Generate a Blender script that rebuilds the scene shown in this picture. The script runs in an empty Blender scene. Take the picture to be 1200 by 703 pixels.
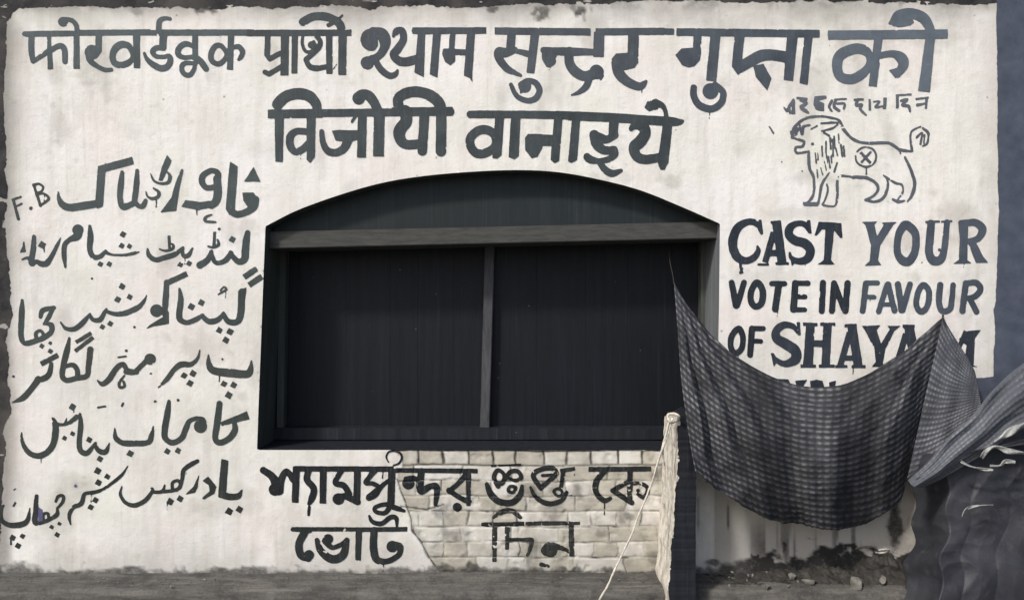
import bpy, bmesh, math, random
import numpy as np
from mathutils import Vector

# ------------------------------------------------------------------ camera, light, exposure
S = 0.0044            # metres per photograph pixel on the wall plane
D = 3.9               # camera to wall
ZC = (672 - 351) * S  # camera height above the ledge (z = 0)
scn = bpy.context.scene
C = scn.collection
cam = bpy.data.objects.new('camera', bpy.data.cameras.new('camera'))
cam.data.sensor_width = 36
cam.data.lens = 36 * D / (1200 * S)
cam.data.clip_start, cam.data.clip_end = 0.05, 2000
cam.location = (0, -D, ZC)
cam.rotation_euler = (math.radians(90), 0, 0)
C.objects.link(cam)
scn.camera = cam

SUNV = Vector((-0.50, -0.52, 0.69)).normalized()
w = bpy.data.worlds.new('World')
scn.world = w
w.use_nodes = True
nt = w.node_tree
sky = nt.nodes.new('ShaderNodeTexSky')
sky.sky_type = 'NISHITA'
sky.sun_disc = False
sky.sun_elevation = math.asin(SUNV.z)
sky.sun_rotation = math.atan2(SUNV.x, SUNV.y)
sky.dust_density = 3.0
sky.air_density = 1.0
bg = nt.nodes['Background']
bg.inputs['Strength'].default_value = 0.10
nt.links.new(sky.outputs[0], bg.inputs['Color'])
sun = bpy.data.objects.new('sun', bpy.data.lights.new('sun', 'SUN'))
sun.data.energy = 2.0
sun.data.angle = math.radians(6)
sun.data.color = (1.0, 0.96, 0.90)
sun.rotation_euler = SUNV.to_track_quat('Z', 'Y').to_euler()
C.objects.link(sun)
vs = scn.view_settings
vs.view_transform = 'Standard'
vs.look = 'None'
vs.gamma = 1.0
vs.use_curve_mapping = False
vs.exposure = 0.70

# ------------------------------------------------------------------ helpers
def P(px, py, d=0.0):
    """World point seen at photograph pixel (px, py), d metres in front of the wall."""
    k = (D - d) / D
    return Vector(((px - 600) * S * k, -d, ZC + (351 - py) * S * k))

def lin(r, g, b):
    f = lambda c: c / 12.92 if c <= 0.04045 else ((c + 0.055) / 1.055) ** 2.4
    return tuple(f(v / 255) for v in (r, g, b))

rng = np.random.RandomState(7)
TAB = rng.rand(512, 512)
def vnoise(x, y, s, seed=0):
    x = np.asarray(x, float) / s + seed * 17.3 + 1000
    y = np.asarray(y, float) / s + seed * 29.7 + 1000
    xi, yi = np.floor(x).astype(int), np.floor(y).astype(int)
    fx, fy = x - xi, y - yi
    fx, fy = fx * fx * (3 - 2 * fx), fy * fy * (3 - 2 * fy)
    g = lambda a, b: TAB[a % 512, b % 512]
    return (g(xi, yi) * (1 - fx) * (1 - fy) + g(xi + 1, yi) * fx * (1 - fy) + g(xi, yi + 1) * (1 - fx) * fy + g(xi + 1, yi + 1) * fx * fy) * 2 - 1
def fbm(x, y, s, seed=0, o=4):
    t, a = 0, 0.5
    for k in range(o):
        t = t + a * vnoise(x, y, s / 2 ** k, seed + k * 3)
        a *= 0.5
    return t

def sstep(a, b, x):
    t = np.clip((x - a) / (b - a), 0, 1)
    return t * t * (3 - 2 * t)

def poly_sdf(pts, X, Y):
    pts = np.asarray(pts, float)
    d = np.full(X.shape, 1e18)
    inside = np.zeros(X.shape, bool)
    n = len(pts)
    for i in range(n):
        ax, ay = pts[i]; bx, by = pts[(i + 1) % n]
        ex, ey = bx - ax, by - ay
        L = ex * ex + ey * ey + 1e-12
        t = np.clip(((X - ax) * ex + (Y - ay) * ey) / L, 0, 1)
        d = np.minimum(d, (X - ax - t * ex) ** 2 + (Y - ay - t * ey) ** 2)
        if ay != by:
            c = ((ay > Y) != (by > Y)) & (X < ex * (Y - ay) / (by - ay) + ax)
            inside ^= c
    d = np.sqrt(d)
    return np.where(inside, -d, d)

def catmull(pts, closed=False, step=2.0):
    pts = np.asarray(pts, float)
    n = len(pts)
    if n < 3:
        closed = False
    out = []
    rngi = range(n) if closed else range(n - 1)
    for i in rngi:
        if closed:
            p0, p1, p2, p3 = pts[(i - 1) % n], pts[i], pts[(i + 1) % n], pts[(i + 2) % n]
        else:
            p0, p1, p2, p3 = pts[max(i - 1, 0)], pts[i], pts[i + 1], pts[min(i + 2, n - 1)]
        m = max(2, int(np.hypot(*(p2 - p1)[:2]) / step) + 1)
        for t in np.linspace(0, 1, m, endpoint=False):
            out.append(0.5 * (2 * p1 + (p2 - p0) * t + (2 * p0 - 5 * p1 + 4 * p2 - p3) * t * t + (3 * p1 - p0 - 3 * p2 + p3) * t ** 3))
    out.append(pts[0] if closed else pts[-1])
    return np.array(out)

# ---- materials
class NB:
    def __init__(s, name, rough=0.8):
        s.m = bpy.data.materials.new(name); s.m.use_nodes = True
        s.t = s.m.node_tree; s.n = s.t.nodes
        s.b = s.n['Principled BSDF']; s.b.inputs['Roughness'].default_value = rough
        s.b.inputs['Specular IOR Level'].default_value = 0.25
    def new(s, typ, **kw):
        n = s.n.new(typ)
        for k, v in kw.items():
            setattr(n, k, v)
        return n
    def put(s, sock, v):
        if hasattr(v, 'is_output') or isinstance(v, bpy.types.NodeSocket):
            s.t.links.new(v, sock)
        else:
            sock.default_value = v if not isinstance(v, tuple) or len(v) != 3 or sock.type != 'RGBA' else (*v, 1)
    def math(s, op, a, b=0.0, c=0.0):
        n = s.new('ShaderNodeMath', operation=op)
        for i, v in enumerate((a, b, c)):
            s.put(n.inputs[i], v)
        return n.outputs[0]
    def mix(s, f, a, b, blend='MIX'):
        n = s.new('ShaderNodeMix', data_type='RGBA', blend_type=blend)
        s.put(n.inputs[0], f); s.put(n.inputs[6], a); s.put(n.inputs[7], b)
        return n.outputs[2]
    def coord(s, kind='Object'):
        return s.new('ShaderNodeTexCoord').outputs[kind]
    def mapped(s, scale=(1, 1, 1), rot=(0, 0, 0), kind='Object'):
        n = s.new('ShaderNodeMapping')
        s.put(n.inputs[0], s.coord(kind)); n.inputs['Scale'].default_value = scale; n.inputs['Rotation'].default_value = rot
        return n.outputs[0]
    def noise(s, vec, scale, detail=4, rough=0.6, dist=0.0):
        n = s.new('ShaderNodeTexNoise')
        s.put(n.inputs['Vector'], vec)
        n.inputs['Scale'].default_value = scale; n.inputs['Detail'].default_value = detail
        n.inputs['Roughness'].default_value = rough; n.inputs['Distortion'].default_value = dist
        return n.outputs['Fac']
    def ramp(s, f, a, b, lo=0.0, hi=1.0):
        n = s.new('ShaderNodeMapRange', clamp=True)
        s.put(n.inputs[0], f)
        for i, v in enumerate((a, b, lo, hi)):
            n.inputs[i + 1].default_value = v
        return n.outputs[0]
    def bump(s, h, strength=0.3, dist=0.01):
        n = s.new('ShaderNodeBump')
        n.inputs['Strength'].default_value = strength; n.inputs['Distance'].default_value = dist
        s.put(n.inputs['Height'], h); s.t.links.new(n.outputs[0], s.b.inputs['Normal'])
    def col(s, c):
        s.put(s.b.inputs['Base Color'], c)
    def attr(s, name):
        return s.new('ShaderNodeAttribute', attribute_name=name)

def mat_wall():
    b = NB('whitewash', 0.92)
    o = b.mapped()
    big = b.noise(o, 0.7, 3)
    mid = b.noise(o, 3.2, 5, 0.65)
    fine = b.noise(o, 38, 5, 0.7)
    streak = b.noise(b.mapped((9, 9, 0.7)), 1.6, 4, 0.6)
    tint = b.noise(o, 2.1, 3, 0.5, 0.4)
    c = b.mix(b.ramp(big, 0.35, 0.65), (0.765, 0.755, 0.71), (0.77, 0.75, 0.74))
    c = b.mix(b.ramp(tint, 0.52, 0.66, 0, 0.6), c, (0.76, 0.69, 0.665))
    c = b.mix(b.ramp(tint, 0.48, 0.34, 0, 0.6), c, (0.69, 0.70, 0.62))
    c = b.mix(b.ramp(mid, 0.42, 0.75, 0, 0.8), c, (0.62, 0.60, 0.54))
    c = b.mix(b.ramp(streak, 0.5, 0.76, 0, 0.65), c, (0.57, 0.545, 0.495))
    st2 = b.noise(b.mapped((40, 40, 1.6)), 1.3, 5, 0.7)
    c = b.mix(b.ramp(st2, 0.56, 0.8, 0, 0.5), c, (0.50, 0.48, 0.44))
    c = b.mix(b.ramp(st2, 0.44, 0.25, 0, 0.5), c, (0.82, 0.80, 0.75))
    c = b.mix(b.ramp(fine, 0.56, 0.78, 0, 0.36), c, (0.46, 0.44, 0.40))
    brush = b.noise(b.mapped((5, 5, 42), (0, 0.5, 0)), 1.6, 3, 0.6)
    c = b.mix(b.ramp(brush, 0.58, 0.8, 0, 0.22), c, (0.48, 0.47, 0.44))
    # dark flecks
    v = b.new('ShaderNodeTexVoronoi'); v.inputs['Scale'].default_value = 9; b.put(v.inputs['Vector'], o)
    sp = b.math('MULTIPLY', b.ramp(v.outputs['Distance'], 0.03, 0.075, 1, 0), b.ramp(b.noise(o, 5, 2), 0.52, 0.6))
    c = b.mix(b.math('MULTIPLY', sp, 0.6), c, (0.10, 0.10, 0.10))
    a = b.attr('mask'); sep = b.new('ShaderNodeSeparateColor'); b.put(sep.inputs[0], a.outputs['Color'])
    brick = b.mix(b.ramp(b.noise(o, 14, 4), 0.35, 0.7), (0.50, 0.475, 0.40), (0.33, 0.31, 0.265))
    c = b.mix(sep.outputs[1], c, brick)
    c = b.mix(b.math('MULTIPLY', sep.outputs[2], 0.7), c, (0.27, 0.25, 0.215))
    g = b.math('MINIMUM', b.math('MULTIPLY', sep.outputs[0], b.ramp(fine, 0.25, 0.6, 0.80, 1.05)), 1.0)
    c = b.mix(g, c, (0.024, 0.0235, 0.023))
    b.col(c)
    b.bump(b.math('ADD', fine, b.math('MULTIPLY', mid, 0.8)), 0.55, 0.005)
    return b.m

def mat_paint():
    b = NB('letter_paint', 0.6)
    info = b.new('ShaderNodeObjectInfo')
    o = b.mapped()
    n1 = b.noise(o, 6, 4, 0.6)
    n2 = b.noise(b.mapped((1.2, 1, 3)), 38, 5, 0.75)
    n3 = b.noise(b.mapped((22, 22, 2.2), (0, 0.25, 0)), 3.5, 4, 0.7)
    c = b.mix(b.ramp(n1, 0.40, 0.66, 0, 0.55), info.outputs['Color'], b.mix(1.0, info.outputs['Color'], (0.42, 0.44, 0.46), 'MULTIPLY'))
    c = b.mix(b.ramp(n3, 0.5, 0.75, 0, 0.35), c, b.mix(0.3, c, (0.30, 0.30, 0.29)))
    c = b.mix(b.ramp(n2, 0.62, 0.80, 0, 0.75), c, (0.36, 0.355, 0.33))
    b.col(c)
    b.bump(b.math('ADD', n3, n2), 0.3, 0.002)
    return b.m

def mat_simple(name, c1, c2, scale=8, rough=0.8, bump=0.3, stretch=(1, 1, 1), lo=0.35, hi=0.68, bd=0.006):
    b = NB(name, rough)
    n = b.noise(b.mapped(stretch), scale, 6, 0.65)
    b.col(b.mix(b.ramp(n, lo, hi), c1, c2))
    b.bump(n, bump, bd)
    return b.m

def mat_dark_paint(name, c1, c2, streaky=True):
    b = NB(name, 0.55)
    o = b.mapped()
    n = b.noise(b.mapped((14, 14, 0.6)), 2.2, 5, 0.65)
    m = b.noise(o, 2.5, 4)
    f = b.noise(o, 55, 4, 0.7)
    c = b.mix(b.ramp(n, 0.4, 0.72), c1, c2)
    c = b.mix(b.ramp(m, 0.35, 0.7, 0, 0.5), c, c1)
    v = b.new('ShaderNodeTexVoronoi'); v.inputs['Scale'].default_value = 13; b.put(v.inputs['Vector'], o)
    sp = b.math('MULTIPLY', b.ramp(v.outputs['Distance'], 0.035, 0.07, 1, 0), b.ramp(b.noise(o, 7, 2), 0.55, 0.6))
    c = b.mix(b.math('MULTIPLY', sp, 0.30), c, (0.30, 0.29, 0.26))
    b.col(c)
    c = b.mix(b.ramp(b.noise(b.mapped((30, 30, 0.5)), 1.7, 3, 0.7), 0.60, 0.75, 0, 0.5), c, tuple(2.2 * k for k in c2))
    b.col(c)
    b.bump(b.math('ADD', n, b.math('MULTIPLY', f, 0.5)), 0.4, 0.003)
    return b.m

def mat_cloth(name, dark, light, rows, cols, bands, contrast=0.5, fade=0.07):
    """Woven check: fine weft rows broken by the warp, over broad lighter and darker stripes (position, strength)."""
    b = NB(name, 0.95)
    sep = b.new('ShaderNodeSeparateXYZ'); b.put(sep.inputs[0], b.coord('UV'))
    o = b.mapped()
    wob = b.noise(o, 6, 5, 0.6)
    u = b.math('ADD', sep.outputs[0], b.math('MULTIPLY', wob, 0.018))
    v = b.math('ADD', sep.outputs[1], b.math('MULTIPLY', wob, 0.030))
    r = b.math('SINE', b.math('MULTIPLY', v, 2 * math.pi * rows))
    cc = b.math('SINE', b.math('MULTIPLY', u, 2 * math.pi * cols))
    rm = b.ramp(r, -0.3, 0.8, 0.10, 1.0)
    cm = b.ramp(cc, -0.9, 0.6, 1.0 - contrast, 1.0)
    cr = b.new('ShaderNodeValToRGB'); cr.color_ramp.interpolation = 'EASE'
    el = cr.color_ramp.elements
    while len(el) < len(bands):
        el.new(0.5)
    for e_, (p_, s_) in zip(el, bands):
        e_.position = p_; e_.color = (s_, s_, s_, 1)
    b.put(cr.inputs[0], b.math('ADD', sep.outputs[0], b.math('MULTIPLY', wob, 0.05)))
    f = b.math('MULTIPLY', b.math('MULTIPLY', rm, cm), cr.outputs[0])
    f = b.math('MULTIPLY', f, b.ramp(b.noise(o, 8, 6, 0.75), 0.36, 0.62, 0.10, 1.25))
    f = b.math('MULTIPLY', f, b.ramp(b.noise(o, 110, 3, 0.7), 0.3, 0.6, 0.55, 1.1))
    base = b.mix(b.ramp(b.noise(o, 5, 4), 0.35, 0.7, 0, 0.5), dark, tuple(d * 0.55 + l * 0.10 for d, l in zip(dark, light)))
    base = b.mix(b.math('MULTIPLY', cr.outputs[0], fade), base, light)
    dust = b.ramp(b.noise(b.mapped((1, 1, 0.5)), 4.5, 6, 0.7), 0.52, 0.74, 0, 0.38)
    b.col(b.mix(dust, b.mix(f, base, light), tuple(0.75 * l for l in light)))
    b.bump(b.math('ADD', r, b.math('MULTIPLY', b.noise(o, 160, 2), 1.6)), 0.35, 0.003)
    return b.m

MW = mat_wall()
MP = mat_paint()
def mat_border():
    b = NB('border_paint', 0.8)
    o = b.mapped()
    n = b.noise(o, 9, 6, 0.7); m = b.noise(o, 2.2, 3); f = b.noise(b.mapped((2, 2, 9)), 22, 5, 0.75)
    c = b.mix(b.ramp(n, 0.4, 0.7), (0.016, 0.016, 0.018), (0.055, 0.051, 0.049))
    c = b.mix(b.ramp(m, 0.50, 0.72, 0, 0.7), c, (0.11, 0.10, 0.088))
    c = b.mix(b.ramp(f, 0.62, 0.78, 0, 0.7), c, (0.38, 0.36, 0.33))
    b.col(c); b.bump(n, 0.4, 0.004)
    return b.m
MBORDER = mat_border()
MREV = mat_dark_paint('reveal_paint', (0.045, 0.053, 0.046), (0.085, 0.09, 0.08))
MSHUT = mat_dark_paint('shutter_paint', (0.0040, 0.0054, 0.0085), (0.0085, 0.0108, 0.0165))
MTYMP = mat_dark_paint('tympanum_paint', (0.012, 0.018, 0.020), (0.020, 0.026, 0.029))
MWOOD = mat_simple('weathered_timber', (0.066, 0.067, 0.062), (0.034, 0.035, 0.035), 9, 0.8, 0.5, (1, 5, 5), 0.4, 0.75)
MMULL = mat_simple('dark_timber', (0.078, 0.081, 0.088), (0.034, 0.036, 0.040), 7, 0.8, 0.4, (6, 6, 1))
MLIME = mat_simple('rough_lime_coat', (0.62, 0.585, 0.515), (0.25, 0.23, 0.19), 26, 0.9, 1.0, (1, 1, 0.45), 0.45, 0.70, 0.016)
MREV_LIT = mat_dark_paint('lit_reveal_paint', (0.115, 0.130, 0.140), (0.20, 0.205, 0.21))
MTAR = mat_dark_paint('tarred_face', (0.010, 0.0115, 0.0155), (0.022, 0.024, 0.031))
def mat_cement():
    b = NB('dirty_cement', 0.9)
    o = b.mapped()
    n = b.noise(o, 6, 6, 0.7); s = b.noise(b.mapped((0.6, 5, 5)), 6, 5, 0.7); g = b.noise(o, 70, 5, 0.8)
    c = b.mix(b.ramp(s, 0.36, 0.68), (0.135, 0.128, 0.115), (0.052, 0.050, 0.047))
    c = b.mix(b.ramp(n, 0.48, 0.66, 0, 0.8), c, (0.040, 0.038, 0.036))
    c = b.mix(b.ramp(g, 0.55, 0.72, 0, 0.6), c, (0.20, 0.19, 0.17))
    c = b.mix(b.ramp(g, 0.45, 0.30, 0, 0.7), c, (0.025, 0.024, 0.022))
    b.col(c)
    b.bump(b.math('ADD', n, g), 0.7, 0.008)
    return b.m
MCEM = mat_cement()
MROAD = mat_simple('street_dirt', (0.15, 0.145, 0.135), (0.07, 0.068, 0.064), 3, 0.95, 0.6)
MROPE = mat_simple('jute_rope', (0.62, 0.58, 0.50), (0.36, 0.33, 0.27), 90, 0.9, 0.5)
MCLOTH = mat_cloth('checked_cotton', (0.0105, 0.0105, 0.0130), (0.175, 0.180, 0.195), 30, 37, [(0.0, 0.8), (0.22, 0.9), (0.32, 0.55), (0.42, 0.28), (0.52, 0.8), (0.62, 0.8), (0.69, 0.3), (0.80, 0.33), (0.90, 0.75), (1.0, 0.7)], 0.72)  # darker bands put the shade of the upright folds into the weave
MFLAP = mat_cloth('checked_cotton_flap', (0.036, 0.039, 0.047), (0.21, 0.22, 0.24), 30, 26, [(0.0, 0.7), (0.3, 0.9), (0.6, 0.6), (1.0, 0.8)], 0.6)
MROLL = mat_cloth('faded_checked_sheet', (0.070, 0.076, 0.090), (0.185, 0.195, 0.215), 34, 44, [(0.0, 0.7), (0.3, 0.95), (0.6, 0.6), (1.0, 0.8)], 0.55)
def mat_tarp():
    b = NB('grey_blue_tarpaulin', 0.52)
    o = b.mapped()
    n = b.noise(o, 3, 5, 0.6); f = b.noise(o, 18, 5, 0.65); g = b.noise(o, 85, 4, 0.7)
    c = b.mix(b.ramp(n, 0.36, 0.66), (0.020, 0.021, 0.026), (0.046, 0.047, 0.055))
    c = b.mix(b.ramp(f, 0.56, 0.74, 0, 0.45), c, (0.085, 0.085, 0.088))
    c = b.mix(b.ramp(g, 0.62, 0.78, 0, 0.35), c, (0.15, 0.15, 0.14))
    b.col(c)
    b.bump(b.math('ADD', f, b.math('MULTIPLY', g, 0.3)), 0.35, 0.008)
    return b.m
MTARP = mat_tarp()
MPLAST = mat_simple('pale_plastic', (0.40, 0.40, 0.375), (0.13, 0.135, 0.14), 28, 0.5, 0.5)
MSTONE = mat_simple('rubble_stone', (0.20, 0.19, 0.165), (0.05, 0.048, 0.045), 14, 0.9, 0.8)
MTIN = mat_simple('dull_tin', (0.42, 0.40, 0.36), (0.16, 0.15, 0.13), 20, 0.5, 0.3)
MSOOT = mat_simple('black_dirt', (0.016, 0.015, 0.014), (0.06, 0.056, 0.05), 22, 0.95, 0.8)
MIRON = mat_simple('rusty_iron', (0.05, 0.045, 0.04), (0.11, 0.08, 0.06), 40, 0.7, 0.3)

# ---- objects
def link(name, me, mat=None, parent=None):
    o = bpy.data.objects.new(name, me)
    C.objects.link(o)
    if mat is not None and me is not None:
        me.materials.append(mat)
    if parent is not None:
        o.parent = parent
        o.matrix_parent_inverse = parent.matrix_basis.inverted()
    return o

def tag(o, label=None, cat=None, group=None, kind=None):
    for k, v in (('label', label), ('category', cat), ('group', group), ('kind', kind)):
        if v:
            o[k] = v
    return o

def empty(name, loc, label, cat, group=None):
    o = bpy.data.objects.new(name, None)
    o.location = loc
    C.objects.link(o)
    return tag(o, label, cat, group, 'thing')

def mesh_np(name, V, faces):
    me = bpy.data.meshes.new(name)
    me.from_pydata([tuple(v) for v in V], [], faces)
    me.update()
    return me

def mesh_poly(name, V, loops, starts, totals):
    me = bpy.data.meshes.new(name)
    me.vertices.add(len(V)); me.vertices.foreach_set('co', np.asarray(V, np.float32).ravel())
    me.loops.add(len(loops)); me.loops.foreach_set('vertex_index', np.asarray(loops, np.int32))
    me.polygons.add(len(starts))
    me.polygons.foreach_set('loop_start', np.asarray(starts, np.int32))
    me.polygons.foreach_set('loop_total', np.asarray(totals, np.int32))
    me.update(calc_edges=True)
    me.validate()
    return me

def smooth(me, on=True):
    me.polygons.foreach_set('use_smooth', [on] * len(me.polygons))

def grid_mesh(name, pts, uv=None):
    """pts: array (nv, nu, 3)."""
    nv, nu = pts.shape[:2]
    i = np.arange(nv * nu).reshape(nv, nu)
    q = np.stack([i[:-1, :-1], i[1:, :-1], i[1:, 1:], i[:-1, 1:]], -1).reshape(-1, 4)
    me = mesh_poly(name, pts.reshape(-1, 3), q.ravel(), np.arange(len(q)) * 4, np.full(len(q), 4))
    if uv is not None:
        l = me.uv_layers.new(name='UVMap')
        vi = np.empty(len(me.loops), np.int32); me.loops.foreach_get('vertex_index', vi)
        l.data.foreach_set('uv', uv.reshape(-1, 2)[vi].astype(np.float32).ravel())
    smooth(me)
    return me

def box_bm(bm, lo, hi):
    r = bmesh.ops.create_cube(bm, size=1)
    for v in r['verts']:
        v.co = Vector([(lo[k] + hi[k]) / 2 + v.co[k] * (hi[k] - lo[k]) for k in range(3)])
    return r['verts']

def finish(bm, name, bevel=0.0, seg=2, rough=0.0, seed=0, cuts=0, sm=False):
    if bevel:
        bmesh.ops.bevel(bm, geom=bm.edges[:], offset=bevel, segments=seg, affect='EDGES', profile=0.6)
    if cuts:
        bmesh.ops.subdivide_edges(bm, edges=bm.edges[:], cuts=cuts, use_grid_fill=True)
    if rough:
        rr = random.Random(seed)
        for v in bm.verts:
            v.co += Vector((rr.gauss(0, rough), rr.gauss(0, rough), rr.gauss(0, rough)))
    bmesh.ops.recalc_face_normals(bm, faces=bm.faces[:])
    me = bpy.data.meshes.new(name)
    bm.to_mesh(me); bm.free()
    if sm:
        smooth(me)
    return me

def tube(name, pts, rad, n=8, close=True, jitter=0.0, seed=0):
    pts = [Vector(p) for p in pts]
    rr = random.Random(seed)
    bm = bmesh.new()
    rings = []
    m = len(pts)
    for i, p in enumerate(pts):
        t = (pts[min(i + 1, m - 1)] - pts[max(i - 1, 0)]).normalized()
        a = t.cross(Vector((0, 1, 0.001))).normalized(); b = t.cross(a).normalized()
        r = rad[i] if hasattr(rad, '__len__') else rad
        rings.append([bm.verts.new(p + (a * math.cos(2 * math.pi * k / n) + b * math.sin(2 * math.pi * k / n)) * r * (1 + rr.uniform(-jitter, jitter))) for k in range(n)])
    for i in range(m - 1):
        for k in range(n):
            bm.faces.new((rings[i][k], rings[i][(k + 1) % n], rings[i + 1][(k + 1) % n], rings[i + 1][k]))
    if close:
        bm.faces.new(rings[0]); bm.faces.new(rings[-1])
    return finish(bm, name, sm=True)

def smooth_path(pts, m=8):
    return [Vector(p) for p in catmull(np.array(pts, float), step=1e9 if m <= 1 else 0.02)]

# ------------------------------------------------------------------ the wall
OPEN = [(302, 526), (304, 470), (308, 370), (312, 265)] + [tuple(p) for p in catmull([(312, 265), (350, 246), (400, 228), (450, 214), (500, 206), (560, 201), (612, 199.5), (655, 202), (700, 210), (750, 223), (800, 243), (843, 262)], step=6)[1:]] + [(842, 360), (840, 450), (838, 526)]
PATCH = [(458, 522), (470, 536), (472, 546), (466, 552), (467, 566), (475, 582), (481, 600), (484, 622), (494, 634), (502, 650), (516, 669), (560, 674), (800, 674), (812, 526)]
CRACK = [[(466, 560), (470, 574), (476, 588)], [(476, 590), (482, 606), (483, 620), (494, 634), (502, 650), (512, 664)], [(470, 592), (500, 596), (520, 590)]]
COURSE = 17.9

def patch_mask(X, Y):
    d = poly_sdf(PATCH, X, Y) + 3.0 * fbm(X, Y, 14, 11, 4)
    return sstep(0.9, -0.9, d), d

def brick_field(X, Y):
    Yw = Y + 3.2 * fbm(X, Y, 55, 21, 3); Xw = X + 5.0 * fbm(X, Y, 26, 22, 2) + 8 * fbm(X * 0, Y, 14, 23, 1)
    row = np.floor((Yw - 526.5) / COURSE).astype(int)
    fy = (Yw - 526.5) / COURSE - row
    L = np.where(row % 2 == 0, 29.0, 57.0)
    off = np.where(row % 2 == 0, 490.0, 475.0 + 9.0 * (row % 4))
    q = (Xw - off) / L
    colm = np.floor(q).astype(int)
    fx = q - colm
    dj = np.minimum(np.minimum(fx, 1 - fx) * L, np.minimum(fy, 1 - fy) * COURSE)
    rnd = TAB[(row * 37 + 11) % 512, (colm * 53 + 7) % 512]
    return dj, rnd

def crack_dist(X, Y):
    d = np.full(X.shape, 1e9)
    for cr in CRACK:
        for (ax, ay), (bx, by) in zip(cr[:-1], cr[1:]):
            ex, ey = bx - ax, by - ay
            t = np.clip(((X - ax) * ex + (Y - ay) * ey) / (ex * ex + ey * ey), 0, 1)
            d = np.minimum(d, np.hypot(X - ax - t * ex, Y - ay - t * ey))
    return d

def H(X, Y):
    """Height of the wall surface towards the viewer, metres."""
    pl = 0.012 + 0.0026 * fbm(X, Y, 150, 1, 3) + 0.0011 * fbm(X, Y, 26, 5, 4)
    if X.max() < 430 or Y.max() < 505 or X.min() > 840:
        return pl
    m, _ = patch_mask(X, Y)
    dj, rnd = brick_field(X, Y)
    br = 0.0015 + 0.0048 * sstep(0.1, 1.3, dj + 1.0 * fbm(X, Y, 7, 31, 3)) + 0.0026 * rnd + 0.0018 * fbm(X, Y, 8, 33, 4)
    br = br - 0.004 * sstep(0.25, 0.5, fbm(X, Y, 13, 37, 3))
    h = pl * (1 - m) + br * m
    cd = crack_dist(X, Y) + 0.5 * fbm(X, Y, 6, 35, 2)
    return h - 0.004 * (1 - sstep(0.4, 1.6, cd))

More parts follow.
